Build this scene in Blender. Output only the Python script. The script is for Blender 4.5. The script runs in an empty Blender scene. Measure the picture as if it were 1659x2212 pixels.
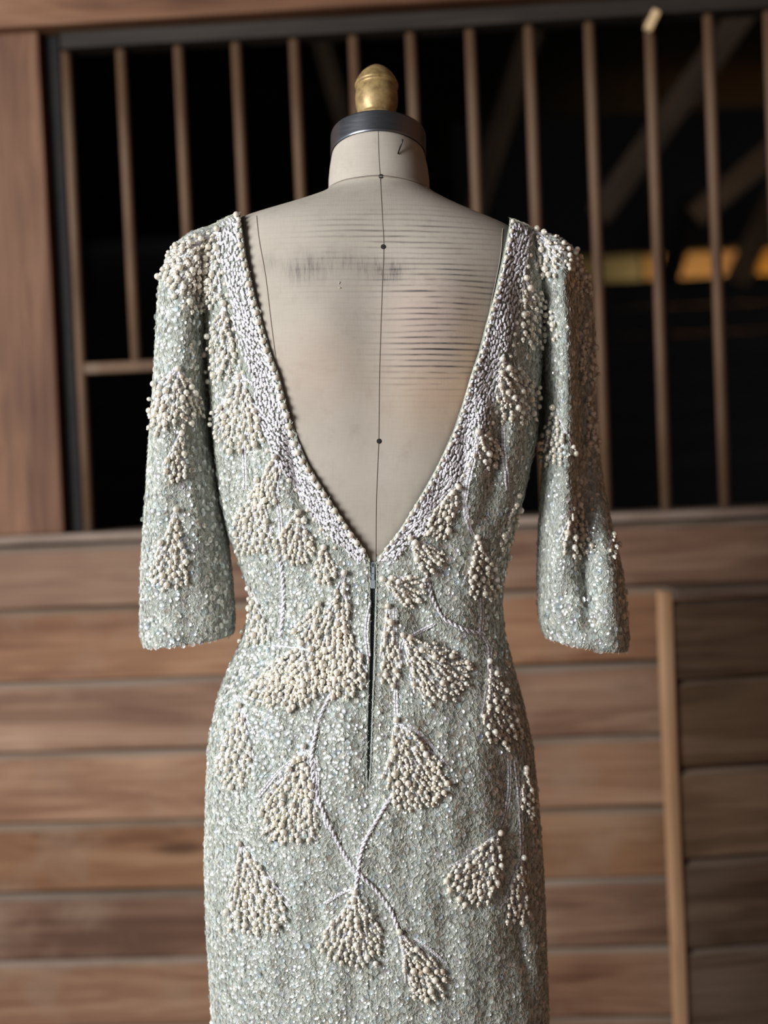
import bpy, bmesh, math, random
import numpy as np
from mathutils import Vector, Matrix
from mathutils.bvhtree import BVHTree

random.seed(7)
rng = np.random.default_rng(7)
S = bpy.context.scene
COL = S.collection
R = math.radians

# ------------------------------------------------------------------ camera
FPX, CX, CY = 2900.0, 829.5, 1106.0
PITCH, ROLL = 2.0, 2.4
CAM = Vector((0.0, -1.5, 1.2))
cd = bpy.data.cameras.new('camera')
cam = bpy.data.objects.new('camera', cd)
COL.objects.link(cam)
cd.sensor_fit = 'VERTICAL'
cd.sensor_height = 36.0
cd.lens = FPX / 2212 * 36.0
cd.clip_start = 0.05
cam.matrix_world = Matrix.Translation(CAM) @ Matrix.Rotation(R(90 - PITCH), 4, 'X') @ Matrix.Rotation(R(-ROLL), 4, 'Z')
cd.dof.use_dof = True
cd.dof.focus_distance = 1.41
cd.dof.aperture_fstop = 2.3
S.camera = cam

# ------------------------------------------------------------------ world, light, exposure
w = bpy.data.worlds.new('overcast_daylight')
S.world = w
w.use_nodes = True
bg = w.node_tree.nodes['Background']
bg.inputs[0].default_value = (0.80, 0.89, 1.0, 1)
bg.inputs[1].default_value = 0.85


def area(name, loc, target, sx, sy, power, col):
    l = bpy.data.lights.new(name, 'AREA')
    l.shape = 'RECTANGLE'
    l.size, l.size_y, l.energy, l.color = sx, sy, power, col
    o = bpy.data.objects.new(name, l)
    COL.objects.link(o)
    o.location = loc
    o.rotation_euler = (Vector(target) - Vector(loc)).to_track_quat('-Z', 'Y').to_euler()
    return o


area('barn_door_daylight', (-2.45, -2.1, 2.05), (0.0, 0.2, 1.15), 1.3, 1.8, 228, (0.97, 0.98, 1.0))
S.view_settings.view_transform = 'Standard'
S.view_settings.look = 'None'
S.view_settings.exposure = 0.0
S.view_settings.gamma = 1.0
S.view_settings.use_curve_mapping = False

# ------------------------------------------------------------------ frames
CR = np.array(cam.matrix_world.to_3x3())          # columns: right, up, back
CO = np.array(CAM)


def rays(px, py):
    px = np.asarray(px, float)
    py = np.asarray(py, float)
    d = np.stack([(px - CX) / FPX, (CY - py) / FPX, -np.ones_like(px)], -1)
    return d @ CR.T


def proj(P):
    q = (P - CO) @ CR
    return CX + FPX * q[..., 0] / -q[..., 2], CY - FPX * q[..., 1] / -q[..., 2]


# the dress form leans a little: its frame is X' = camera right, Y' = depth, Z' = lean axis
Xf = CR[:, 0] / np.linalg.norm(CR[:, 0])
Zf = np.cross(Xf, np.array([0, 1.0, 0]))
Zf /= np.linalg.norm(Zf)
Yf = np.cross(Zf, Xf)
FR = np.stack([Xf, Yf, Zf], 1)
FO = np.array([0, 0, 1.2]) - 1.2 * Zf
FO[2] = 0.0
FM = Matrix.Translation(Vector(FO)) @ Matrix([[float(a) for a in r] for r in FR]).to_4x4()


def f2w(P):
    return np.asarray(P) @ FR.T + FO


def w2f(P):
    return (np.asarray(P) - FO) @ FR


def fr(px, py, dep=0.0):                           # pixel -> (u, v) on the plane w = dep of the form's frame
    d = rays(px, py) @ FR
    o = (CO - FO) @ FR
    t = (dep - o[1]) / d[..., 1]
    return o[0] + t * d[..., 0], o[2] + t * d[..., 2]


PXM = 1.5 / FPX                                     # metres per pixel at the form

# ------------------------------------------------------------------ helpers


def root(name, label, cat, group=None, mat=None, kind=None):
    o = bpy.data.objects.new(name, None)
    o.empty_display_size = 0.1
    COL.objects.link(o)
    if label:
        o['label'] = label
    if cat:
        o['category'] = cat
    if group:
        o['group'] = group
    if kind:
        o['kind'] = kind
    if mat is not None:
        o.matrix_world = mat
    return o


def npmesh(name, V, F, smooth=True, mats=(), mi=None):
    """V (n,3); F (m,k) array of equal polygons or list of such arrays"""
    me = bpy.data.meshes.new(name)
    Fs = F if isinstance(F, list) else [F]
    Fs = [np.asarray(f) for f in Fs if len(f)]
    me.vertices.add(len(V))
    me.vertices.foreach_set('co', np.asarray(V, np.float32).ravel())
    loops = np.concatenate([f.ravel() for f in Fs])
    tot = np.concatenate([np.full(len(f), f.shape[1]) for f in Fs])
    st = np.concatenate([[0], np.cumsum(tot)[:-1]])
    me.loops.add(len(loops))
    me.loops.foreach_set('vertex_index', loops.astype(np.int32))
    me.polygons.add(len(tot))
    me.polygons.foreach_set('loop_start', st.astype(np.int32))
    me.polygons.foreach_set('use_smooth', np.full(len(tot), smooth))
    for m in mats:
        me.materials.append(m)
    if mi is not None:
        me.polygons.foreach_set('material_index', np.asarray(mi, np.int32))
    me.update(calc_edges=True)
    me.validate()
    return me


def link(name, me, parent=None, kind=None, label=None, loc=None, scale=None, rot=None):
    o = bpy.data.objects.new(name, me)
    COL.objects.link(o)
    if parent is not None:
        o.parent = parent
    if kind:
        o['kind'] = kind
    if label:
        o['label'] = label
    if loc is not None:
        o.location = loc
    if scale is not None:
        o.scale = scale
    if rot is not None:
        o.rotation_euler = rot
    return o


def tmpl(bm):
    V = np.array([v.co[:] for v in bm.verts])
    fs = {}
    for f in bm.faces:
        fs.setdefault(len(f.verts), []).append([v.index for v in f.verts])
    bm.free()
    return V, [np.array(a) for a in fs.values()]


def t_ico(sub):
    bm = bmesh.new()
    bmesh.ops.create_icosphere(bm, subdivisions=sub, radius=1)
    bm.verts.ensure_lookup_table()
    return tmpl(bm)


def t_bugle(n=6):                                  # glass tube bead along Z, length 1, radius 1, with bevelled ends
    pr = [(-.5, .55), (-.44, .95), (-.3, 1.0), (.3, 1.0), (.44, .95), (.5, .55)]
    V, F = [], []
    for z, r in pr:
        for k in range(n):
            a = 2 * math.pi * k / n
            V.append((r * math.cos(a), r * math.sin(a), z))
    for j in range(len(pr) - 1):
        for k in range(n):
            F.append((j * n + k, j * n + (k + 1) % n, (j + 1) * n + (k + 1) % n, (j + 1) * n + k))
    caps = [list(range(n))[::-1], [(len(pr) - 1) * n + k for k in range(n)]]
    return np.array(V), [np.array(F), np.array(caps)]


def t_sequin(n=9):                                 # cupped disc with a hole, radius 1
    V, F = [], []
    for r, z in ((.16, 0.02), (.55, 0.03), (1.0, .26)):
        for k in range(n):
            a = 2 * math.pi * k / n
            V.append((r * math.cos(a), r * math.sin(a), z))
    for j in range(2):
        for k in range(n):
            F.append((j * n + k, j * n + (k + 1) % n, (j + 1) * n + (k + 1) % n, (j + 1) * n + k))
    return np.array(V), [np.array(F)]


def t_thread():                                    # short bent sliver of thread, three-sided
    V, F = [], []
    for i, (x, z) in enumerate(((-.5, 0), (-.15, .1), (.2, .08), (.5, -.05))):
        for k in range(3):
            a = 2 * math.pi * k / 3
            V.append((x, math.cos(a) * .045, z + math.sin(a) * .045))
    for j in range(3):
        for k in range(3):
            F.append((j * 3 + k, j * 3 + (k + 1) % 3, (j + 1) * 3 + (k + 1) % 3, (j + 1) * 3 + k))
    return np.array(V), [np.array(F)]


ICO1, ICO2, ICO3, BUG, SEQ, THR = t_ico(2), t_ico(2), t_ico(3), t_bugle(), t_sequin(), t_thread()


def scatter(T, M, L):
    """template T, matrices M (n,3,3) (columns = axes*scale), locations L (n,3) -> V, [F]"""
    V0, F0 = T
    n, m = len(L), len(V0)
    V = np.einsum('nij,kj->nki', M, V0) + np.asarray(L)[:, None, :]
    Fs = [(f[None] + (np.arange(n) * m)[:, None, None]).reshape(-1, f.shape[1]) for f in F0]
    return V.reshape(-1, 3), Fs


def merge(parts):
    """list of (V, [F], matindex)"""
    Vs, Fd, off = [], [], 0
    for V, Fs, mi in parts:
        if len(V) == 0:
            continue
        Vs.append(V)
        for f in Fs:
            Fd.append((f + off, mi))
        off += len(V)
    V = np.concatenate(Vs)
    F = [f for f, _ in Fd]
    mi = np.concatenate([np.full(len(f), m) for f, m in Fd])
    return V, F, mi


def basis(N, T=None):
    """frames with Z = N; X = T made orthogonal (random if None)"""
    N = N / (np.linalg.norm(N, axis=1, keepdims=True) + 1e-12)
    if T is None:
        T = rng.normal(size=N.shape)
    T = T - (T * N).sum(1, keepdims=True) * N
    T = T / (np.linalg.norm(T, axis=1, keepdims=True) + 1e-12)
    B = np.cross(N, T)
    return np.stack([T, B, N], 2)


def tube(pts, rad, n=6, closed=False):
    pts = np.asarray(pts, float)
    m = len(pts)
    tg = np.gradient(pts, axis=0)
    tg /= np.linalg.norm(tg, axis=1, keepdims=True) + 1e-12
    up = np.array([0.12, 0.9, 0.25])
    a = np.cross(tg, up)
    a /= np.linalg.norm(a, axis=1, keepdims=True) + 1e-12
    b = np.cross(tg, a)
    r = np.broadcast_to(np.asarray(rad, float), (m,))
    th = np.arange(n) * 2 * math.pi / n
    V = pts[:, None] + r[:, None, None] * (np.cos(th)[None, :, None] * a[:, None] + np.sin(th)[None, :, None] * b[:, None])
    F = []
    for j in range(m - 1):
        for k in range(n):
            F.append((j * n + k, j * n + (k + 1) % n, (j + 1) * n + (k + 1) % n, (j + 1) * n + k))
    caps = [list(range(n)), [(m - 1) * n + k for k in range(n)][::-1]]
    return V.reshape(-1, 3), [np.array(F), np.array(caps)]


def lathe(profile, n=40):
    V, F = [], []
    for z, r in profile:
        for k in range(n):
            a = 2 * math.pi * k / n
            V.append((max(r, 1e-5) * math.cos(a), max(r, 1e-5) * math.sin(a), z))
    for j in range(len(profile) - 1):
        for k in range(n):
            F.append((j * n + k, j * n + (k + 1) % n, (j + 1) * n + (k + 1) % n, (j + 1) * n + k))
    return np.array(V), [np.array(F)]


def boxmesh(name, x0, x1, y0, y1, z0, z1, mat, bev=0.003, seg=2, cuts=0, wob=0.0, origin=None):
    """bevelled box; optional length cuts and waviness so that edges are not dead straight"""
    bm = bmesh.new()
    bmesh.ops.create_cube(bm, size=1)
    for v in bm.verts:
        v.co = Vector(((x0 + x1) / 2 + v.co.x * (x1 - x0), (y0 + y1) / 2 + v.co.y * (y1 - y0), (z0 + z1) / 2 + v.co.z * (z1 - z0)))
    if cuts:
        ax = max(range(3), key=lambda i: (x1 - x0, y1 - y0, z1 - z0)[i])
        es = [e for e in bm.edges if abs((e.verts[0].co - e.verts[1].co)[ax]) > 1e-6]
        bmesh.ops.subdivide_edges(bm, edges=es, cuts=cuts)
        ph = random.random() * 10
        for v in bm.verts:
            t = v.co[ax] * 3.1 + ph
            for k in range(3):
                if k != ax:
                    v.co[k] += wob * (math.sin(t + k * 2) + .5 * math.sin(2.3 * t + k))
    if bev:
        bmesh.ops.bevel(bm, geom=[e for e in bm.edges if e.calc_face_angle(0) > 0.7], offset=bev, segments=seg, affect='EDGES', profile=.6)
    if origin is not None:
        for v in bm.verts:
            v.co -= Vector(origin)
    me = bpy.data.meshes.new(name)
    bm.to_mesh(me)
    bm.free()
    me.materials.append(mat)
    return me


def smooth_interp(xs, ys, x, k=9):
    y = np.interp(x, xs, ys)
    p = np.concatenate([np.full(k, y[0]) + (np.arange(-k, 0)) * (y[1] - y[0]), y, np.full(k, y[-1]) + np.arange(1, k + 1) * (y[-1] - y[-2])])
    ker = np.hanning(2 * k + 1)
    ker /= ker.sum()
    return np.convolve(p, ker, 'same')[k:-k]


# ------------------------------------------------------------------ materials


class N:
    def __init__(s, name):
        s.m = bpy.data.materials.new(name)
        s.m.use_nodes = True
        s.t = s.m.node_tree
        s.b = s.t.nodes['Principled BSDF']
        s.out = s.t.nodes['Material Output']

    def n(s, ty, **kw):
        x = s.t.nodes.new(ty)
        for k, v in kw.items():
            setattr(x, k, v)
        return x

    def l(s, a, b):
        s.t.links.new(a, b)

    def val(s, sock, v):
        if isinstance(v, (int, float)):
            sock.default_value = v
        elif isinstance(v, tuple):
            sock.default_value = v if len(v) != 3 or sock.type != 'RGBA' else (*v, 1)
        else:
            s.l(v, sock)

    def math(s, op, a, b=0.0, c=0.0, clamp=False):
        x = s.n('ShaderNodeMath', operation=op, use_clamp=clamp)
        s.val(x.inputs[0], a)
        s.val(x.inputs[1], b)
        s.val(x.inputs[2], c)
        return x.outputs[0]

    def mix(s, f, a, b, bt='MIX'):
        x = s.n('ShaderNodeMix', data_type='RGBA', blend_type=bt)
        s.val(x.inputs[0], f)
        s.val(x.inputs[6], a)
        s.val(x.inputs[7], b)
        return x.outputs[2]

    def coord(s, kind='Object', scale=(1, 1, 1), off=None):
        c = s.n('ShaderNodeTexCoord').outputs[kind]
        mp = s.n('ShaderNodeMapping')
        s.l(c, mp.inputs[0])
        mp.inputs['Scale'].default_value = scale
        if off is not None:
            s.l(off, mp.inputs['Location'])
        return mp.outputs[0]

    def noise(s, vec, scale, detail=4, rough=.5, dist=0.0):
        x = s.n('ShaderNodeTexNoise')
        s.l(vec, x.inputs['Vector'])
        x.inputs['Scale'].default_value = scale
        x.inputs['Detail'].default_value = detail
        x.inputs['Roughness'].default_value = rough
        x.inputs['Distortion'].default_value = dist
        return x.outputs['Fac']

    def ramp(s, f, stops, interp='LINEAR'):
        x = s.n('ShaderNodeValToRGB')
        x.color_ramp.interpolation = interp
        e = x.color_ramp.elements
        while len(e) < len(stops):
            e.new(0.5)
        for i, (p, c) in enumerate(stops):
            e[i].position = p
            e[i].color = (*c, 1) if isinstance(c, tuple) else (c, c, c, 1)
        s.l(f, x.inputs[0])
        return x.outputs[0]

    def bump(s, h, st=.3, dist=.001):
        x = s.n('ShaderNodeBump')
        x.inputs['Strength'].default_value = st
        x.inputs['Distance'].default_value = dist
        s.l(h, x.inputs['Height'])
        s.l(x.outputs[0], s.b.inputs['Normal'])

    def set(s, **kw):
        for k, v in kw.items():
            s.val(s.b.inputs[k.replace('_', ' ')], v)
        return s.m


def wood(name, dark, mid, light, axis='X', rough=.62, knots=True, amp=.45, weather=None):
    k = N(name)
    oi = k.n('ShaderNodeObjectInfo')
    off = k.n('ShaderNodeCombineXYZ')
    r1 = oi.outputs['Random']
    k.l(k.math('MULTIPLY', r1, 37.0), off.inputs[0])
    k.l(k.math('MULTIPLY', r1, 91.0), off.inputs[1])
    k.l(k.math('MULTIPLY', r1, 53.0), off.inputs[2])
    sc = {'X': (1, 9, 12), 'Z': (12, 9, 1), 'Y': (12, 1, 9)}[axis]
    c = k.coord('Object', sc, off.outputs[0])
    g1 = k.noise(c, 1.1, 5, .55, .9)
    sc2 = {'X': (1.6, 60, 75), 'Z': (75, 60, 1.6), 'Y': (75, 1.6, 60)}[axis]
    c2 = k.coord('Object', sc2, off.outputs[0])
    g2 = k.noise(c2, 1.6, 3, .6)
    c3 = k.coord('Object', (1, 1, 1), off.outputs[0])
    g3 = k.noise(c3, 2.2, 3, .5)
    rings = k.math('SINE', k.math('MULTIPLY', g1, 42.0))
    f = k.math('ADD', k.math('MULTIPLY', g1, .55), k.math('MULTIPLY', g2, .30))
    f = k.math('ADD', f, k.math('MULTIPLY', rings, .05))
    f = k.math('ADD', f, k.math('MULTIPLY', k.math('SUBTRACT', g3, .5), .5))
    col = k.ramp(f, [(.25, dark), (.45, mid), (.68, light)])
    hue = k.n('ShaderNodeHueSaturation')
    k.val(hue.inputs['Value'], k.math('ADD', .80, k.math('MULTIPLY', k.math('FRACT', k.math('MULTIPLY', r1, 7.7)), amp)))
    k.val(hue.inputs['Saturation'], k.math('ADD', .84, k.math('MULTIPLY', k.math('FRACT', k.math('MULTIPLY', r1, 13.3)), .22)))
    k.l(col, hue.inputs['Color'])
    col = hue.outputs[0]
    if knots:
        vo = k.n('ShaderNodeTexVoronoi')
        sk = {'X': (1.5, 3, 6), 'Z': (6, 3, 1.5), 'Y': (6, 1.5, 3)}[axis]
        k.l(k.coord('Object', sk, off.outputs[0]), vo.inputs['Vector'])
        vo.inputs['Scale'].default_value = 1.3
        kn = k.ramp(vo.outputs['Distance'], [(.05, 1.0), (.13, 0.0)])
        col = k.mix(k.math('MULTIPLY', kn, .75), col, (dark[0] * .5, dark[1] * .5, dark[2] * .5))
    dirt = k.ramp(k.noise(k.coord('Object', (1, 1, 1), off.outputs[0]), 6.5, 4, .6), [(.52, 0.0), (.75, 1.0)])
    if weather:
        col = k.mix(k.math('MULTIPLY', dirt, .5), col, weather)
    k.val(k.b.inputs['Base Color'], col)
    k.b.inputs['Roughness'].default_value = rough
    k.b.inputs['Specular IOR Level'].default_value = .18
    k.bump(k.math('ADD', g2, k.math('MULTIPLY', rings, .12)), .5, .0012)
    return k.m


M_board = wood('weathered_pine_board', (.100, .042, .021), (.195, .098, .052), (.32, .190, .112), 'X', weather=(.26, .185, .13))
M_post = wood('stained_timber_post', (.085, .032, .014), (.185, .080, .036), (.27, .135, .068), 'Z', weather=(.12, .058, .032))
M_beam = wood('stained_timber_beam', (.08, .030, .013), (.165, .070, .030), (.24, .115, .055), 'X')
M_sill = wood('grey_worn_sill', (.10, .07, .052), (.19, .14, .11), (.30, .235, .19), 'X', weather=(.33, .27, .23))
M_stile = wood('raw_pine_stile', (.36, .19, .09), (.56, .33, .18), (.70, .46, .28), 'Z', knots=False, amp=.1)
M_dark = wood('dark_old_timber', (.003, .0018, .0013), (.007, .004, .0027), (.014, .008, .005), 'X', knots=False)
M_rail = wood('dark_greyed_rail', (.010, .007, .005), (.020, .015, .011), (.035, .026, .020), 'X', knots=False)
M_raft = wood('brown_rafter', (.045, .022, .009), (.08, .042, .018), (.12, .066, .03), 'X', knots=False)
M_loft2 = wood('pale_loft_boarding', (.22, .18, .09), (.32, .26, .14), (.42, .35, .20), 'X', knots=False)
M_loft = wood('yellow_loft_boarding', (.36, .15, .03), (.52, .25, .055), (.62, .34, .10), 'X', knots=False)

k = N('rusty_steel_bar')
c = k.coord('Object', (1, 1, .22))
k.val(k.b.inputs['Base Color'], k.ramp(k.noise(c, 14, 4, .6), [(.32, (.078, .040, .020)), (.5, (.125, .070, .038)), (.68, (.145, .098, .064))]))
k.set(Metallic=.1, Roughness=.6, Specular_IOR_Level=.25)
k.bump(k.noise(c, 60, 3), .3)
M_bar = k.m

k = N('packed_dirt_floor')
c = k.coord()
k.val(k.b.inputs['Base Color'], k.ramp(k.noise(c, 5, 6, .6), [(.3, (.10, .075, .052)), (.7, (.22, .17, .125))]))
k.set(Roughness=.95)
k.bump(k.noise(c, 30, 5), .6, .01)
M_floor = k.m

# linen with the printed wear marks of the photographed form
U = lambda px, py: float(fr(px, py, -.09)[0])
Z = lambda px, py: float(fr(px, py, -.09)[1])
k = N('natural_linen')
tc = k.n('ShaderNodeTexCoord').outputs['Object']
sx = k.n('ShaderNodeSeparateXYZ')
k.l(tc, sx.inputs[0])
X, Yc, Zc = sx.outputs
c = k.coord()
weave = k.math('MULTIPLY', k.math('SINE', k.math('MULTIPLY', X, 6200.0)), k.math('SINE', k.math('MULTIPLY', Zc, 6200.0)))
slubx = k.noise(k.coord('Object', (60, 60, 900)), 1, 3, .6)
slubz = k.noise(k.coord('Object', (900, 60, 60)), 1, 3, .6)
base = k.ramp(k.noise(c, 9, 5, .6), [(.3, (.295, .262, .215)), (.7, (.375, .338, .283))])
base = k.mix(k.math('MULTIPLY', k.math('ADD', slubx, slubz), .22), base, (.56, .50, .43))
base = k.mix(k.math('MULTIPLY', k.ramp(k.noise(c, 55, 4, .6), [(.55, 0.0), (.72, 1.0)]), .25), base, (.25, .20, .16))


def gauss(cx, cz, rx, rz):
    a = k.math('DIVIDE', k.math('SUBTRACT', X, cx), rx)
    b = k.math('DIVIDE', k.math('SUBTRACT', Zc, cz), rz)
    d = k.math('ADD', k.math('MULTIPLY', a, a), k.math('MULTIPLY', b, b))
    return k.math('POWER', 2.7183, k.math('MULTIPLY', d, -1.0))


def add(*a):
    r = a[0]
    for b in a[1:]:
        r = k.math('ADD', r, b)
    return r


# warm and pink tints rubbed into the cloth
t1 = k.math('MULTIPLY', gauss(U(960, 850), Z(960, 850), .055, .045), .42, clamp=True)
base = k.mix(t1, base, (.46, .27, .14))
t2 = k.math('MULTIPLY', gauss(U(920, 690), Z(920, 690), .045, .045), .30, clamp=True)
base = k.mix(t2, base, (.42, .24, .20))
t3 = k.math('MULTIPLY', gauss(U(690, 800), Z(690, 800), .04, .04), .22, clamp=True)
base = k.mix(t3, base, (.43, .26, .18))
t4 = k.math('MULTIPLY', gauss(U(1020, 790), Z(1020, 790), .018, .07), .35, clamp=True)
base = k.mix(t4, base, (.52, .34, .17))
# horizontal rubbed ink lines
pitch = 12.1 * PXM * .94
zw = k.math('ADD', Zc, k.math('MULTIPLY', k.math('SUBTRACT', k.noise(k.coord('Object', (7, 7, 25)), 1.0, 2), .5), .006))
fracl = k.math('ABSOLUTE', k.math('SUBTRACT', k.math('FRACT', k.math('DIVIDE', zw, pitch)), .5))
line = k.math('SUBTRACT', 1.0, k.math('MULTIPLY', fracl, 3.7), clamp=True)
mask = add(k.math('MULTIPLY', gauss(U(965, 620), Z(965, 620), .062, .034), 1.2),
           k.math('MULTIPLY', gauss(U(945, 765), Z(945, 765), .050, .036), 1.3),
           k.math('MULTIPLY', gauss(U(880, 500), Z(880, 500), .075, .022), .75),
           k.math('MULTIPLY', gauss(U(720, 560), Z(720, 560), .05, .045), .22))
blot = k.ramp(k.noise(k.coord('Object', (16, 16, 170)), 1.0, 4, .65), [(.36, .05), (.62, 1.0)])
ink = k.math('MULTIPLY', k.math('MULTIPLY', line, mask), blot)
# vertical dark scuffs
vs = k.ramp(k.noise(k.coord('Object', (330, 60, 45)), 1.0, 3, .7), [(.45, 0.0), (.66, 1.0)])
sc_ = add(k.math('MULTIPLY', gauss(U(655, 585), Z(655, 585), .020, .014), .9),
          k.math('MULTIPLY', gauss(U(830, 590), Z(830, 590), .024, .012), 1.0),
          k.math('MULTIPLY', gauss(U(740, 572), Z(740, 572), .030, .012), .45),
          k.math('MULTIPLY', gauss(U(580, 570), Z(580, 570), .010, .010), .5))
scf = k.math('MULTIPLY', k.math('ADD', k.math('MULTIPLY', vs, .6), .35), sc_)
dk = k.math('ADD', k.math('MULTIPLY', ink, 1.05), k.math('MULTIPLY', scf, .75), clamp=True)
# only on the back of the form
backm = k.math('LESS_THAN', Yc, -.02)
dk = k.math('MULTIPLY', dk, backm)
base = k.mix(dk, base, (.035, .033, .036))
k.val(k.b.inputs['Base Color'], base)
k.set(Roughness=.92, Specular_IOR_Level=.15)
k.bump(add(weave, k.math('MULTIPLY', slubx, 2.5), k.math('MULTIPLY', slubz, 2.5)), .25, .0004)
M_linen = k.m


def simple(name, col, rough=.5, metal=0.0, **kw):
    k = N(name)
    k.set(Base_Color=col, Roughness=rough, Metallic=metal, **kw)
    return k.m


M_thread = simple('linen_seam_thread', (.30, .25, .20), .9)
M_seamd = simple('seam_groove', (.12, .095, .075), .95)
M_hole = simple('dark_pin_hole', (.012, .010, .008), .9)
k = N('polished_neck_metal')
k.set(Base_Color=(.16, .165, .18), Metallic=.9, Roughness=k.ramp(k.noise(k.coord('Object', (1, 1, 8)), 40, 3), [(.3, .30), (.7, .38)]))
M_band = k.m
k = N('aged_brass_paint')
c = k.coord()
k.val(k.b.inputs['Base Color'], k.ramp(k.noise(c, 120, 5, .65), [(.3, (.20, .125, .048)), (.62, (.40, .28, .12))]))
k.set(Metallic=.35, Roughness=.42)
k.bump(k.noise(c, 400, 3), .12, .0004)
M_brass = k.m
M_steel = simple('dark_pin_steel', (.05, .045, .04), .4, .8)
M_iron = simple('black_cast_iron', (.02, .02, .02), .5, .6)

k = N('sage_beaded_knit')
c = k.coord()
kn = k.math('MULTIPLY', k.math('SINE', k.math('MULTIPLY', k.noise(c, 160, 2), 60.0)), .5)
fine = k.noise(c, 900, 3, .7)
bas = k.ramp(k.math('ADD', k.math('MULTIPLY', fine, .75), k.math('MULTIPLY', k.noise(c, 28, 3), .25)), [(.34, (.17, .18, .15)), (.52, (.35, .375, .34)), (.7, (.57, .61, .57))])
k.val(k.b.inputs['Base Color'], bas)
k.set(Roughness=.75, Sheen_Weight=.3, Sheen_Roughness=.4)
k.bump(k.math('ADD', fine, k.math('MULTIPLY', kn, .5)), .9, .0012)
M_knit = k.m

def seqmat(name, thr):
    k = N(name)
    ri = k.n('ShaderNodeNewGeometry').outputs['Random Per Island']
    hue = k.ramp(ri, [(0, (.86, .87, .83)), (.34, (.80, .83, .79)), (.46, (.88, .83, .74)), (.58, (.74, .86, .88)), (.66, (.90, .90, .86)), (.84, (.82, .80, .87)), (.91, (.82, .86, .76)), (.97, (.70, .80, .97))], 'CONSTANT')
    k.val(k.b.inputs['Base Color'], hue)
    shiny = k.math('GREATER_THAN', k.math('FRACT', k.math('MULTIPLY', ri, 29.7)), thr)
    k.val(k.b.inputs['Metallic'], k.math('ADD', .12, k.math('MULTIPLY', shiny, .6)))
    k.set(Roughness=.24)
    k.b.inputs['Coat Weight'].default_value = .45
    k.b.inputs['Coat Roughness'].default_value = .12
    tr = k.n('ShaderNodeBsdfTransparent')
    tr.inputs[0].default_value = (.95, .97, .95, 1)
    mx = k.n('ShaderNodeMixShader')
    k.val(mx.inputs[0], k.math('ADD', k.math('ADD', .20, k.math('MULTIPLY', shiny, .30)), k.math('MULTIPLY', k.math('FRACT', k.math('MULTIPLY', ri, 17.3)), .22)))
    k.l(tr.outputs[0], mx.inputs[1])
    k.l(k.b.outputs[0], mx.inputs[2])
    k.l(mx.outputs[0], k.out.inputs[0])
    return k.m


M_seq = seqmat('clear_iridescent_sequin', .80)
M_seq2 = seqmat('bright_iridescent_sequin', .25)

k = N('cream_pearl')
ri = k.n('ShaderNodeNewGeometry').outputs['Random Per Island']
oi = k.n('ShaderNodeObjectInfo').outputs['Random']
rr = k.math('FRACT', k.math('ADD', k.math('MULTIPLY', ri, 5.3), k.math('MULTIPLY', oi, 3.7)))
k.val(k.b.inputs['Base Color'], k.ramp(rr, [(0, (.72, .66, .52)), (.3, (.82, .78, .67)), (.6, (.78, .72, .61)), (.8, (.86, .84, .76)), (1, (.74, .64, .51))]))
k.set(Roughness=.22, Metallic=.28)
k.b.inputs['Coat Weight'].default_value = .6
k.b.inputs['Coat Roughness'].default_value = .12
M_pearl = k.m

k = N('lavender_white_bugle')
ri = k.n('ShaderNodeNewGeometry').outputs['Random Per Island']
k.val(k.b.inputs['Base Color'], k.ramp(ri, [(0, (.48, .46, .48)), (.4, (.62, .60, .63)), (.8, (.76, .75, .78)), (1, (.56, .53, .53))]))
k.set(Roughness=.38)
k.b.inputs['Coat Weight'].default_value = .25
M_bugle = k.m
M_pipe = simple('pale_lining_edge', (.50, .50, .40), .8)
M_tape = simple('teal_grey_zip_tape', (.10, .125, .125), .8)
M_teeth = simple('dark_zip_coil', (.045, .06, .06), .45)
M_slide = simple('painted_zip_slider', (.40, .46, .49), .3, .5)
M_fuzz = simple('pale_thread', (.66, .66, .56), .5)

M_edge = wood('lit_worn_board_edge', (.12, .078, .05), (.20, .14, .098), (.30, .225, .165), 'X', knots=False, amp=.25)  # top chamfers: caught light put into the colour, along with dust and wear


def boardmesh(name, x0, x1, y0, y1, z0, z1, mats, cham, org):
    prof = [(y1, z0), (y0 + .004, z0), (y0, z0 + .004), (y0, z1 - cham), (y0 + .0005, z1 - cham + .0005), (y0 + cham * .8, z1), (y1, z1)]
    n, m = 26, len(prof)
    ph = random.random() * 10
    V, F, mi = [], [], []
    for i in range(n + 1):
        x = x0 + (x1 - x0) * i / n
        t = x * 3.3 + ph
        dz_ = .0009 * (math.sin(t) + .6 * math.sin(2.7 * t))
        dy_ = .0009 * math.sin(1.7 * t + 2)
        for j, (y, z) in enumerate(prof):
            e = .0022 * math.sin(5.1 * t) + .0015 * math.sin(11 * t) if j in (3, 4) else 0
            V.append((x - org[0], y + dy_ - org[1], z + (dz_ if z < z1 - cham * 2 else dz_) + e - org[2]))
    for i in range(n):
        for j in range(m):
            k2 = (j + 1) % m
            F.append((i * m + j, i * m + k2, (i + 1) * m + k2, (i + 1) * m + j))
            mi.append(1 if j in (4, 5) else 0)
    V, F = np.array(V), [np.array(F)[:, ::-1], np.array([list(range(m)), [n * m + q for q in range(m)][::-1]])]
    mi += [0, 0]
    return npmesh(name, V, F, False, mats, mi)


# ================================================================== SETTING
YAW = R(-3.0)
WM = Matrix.Translation((0, 0.96, 0)) @ Matrix.Rotation(YAW, 4, 'Z')
WI = np.array(WM.inverted())


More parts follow.
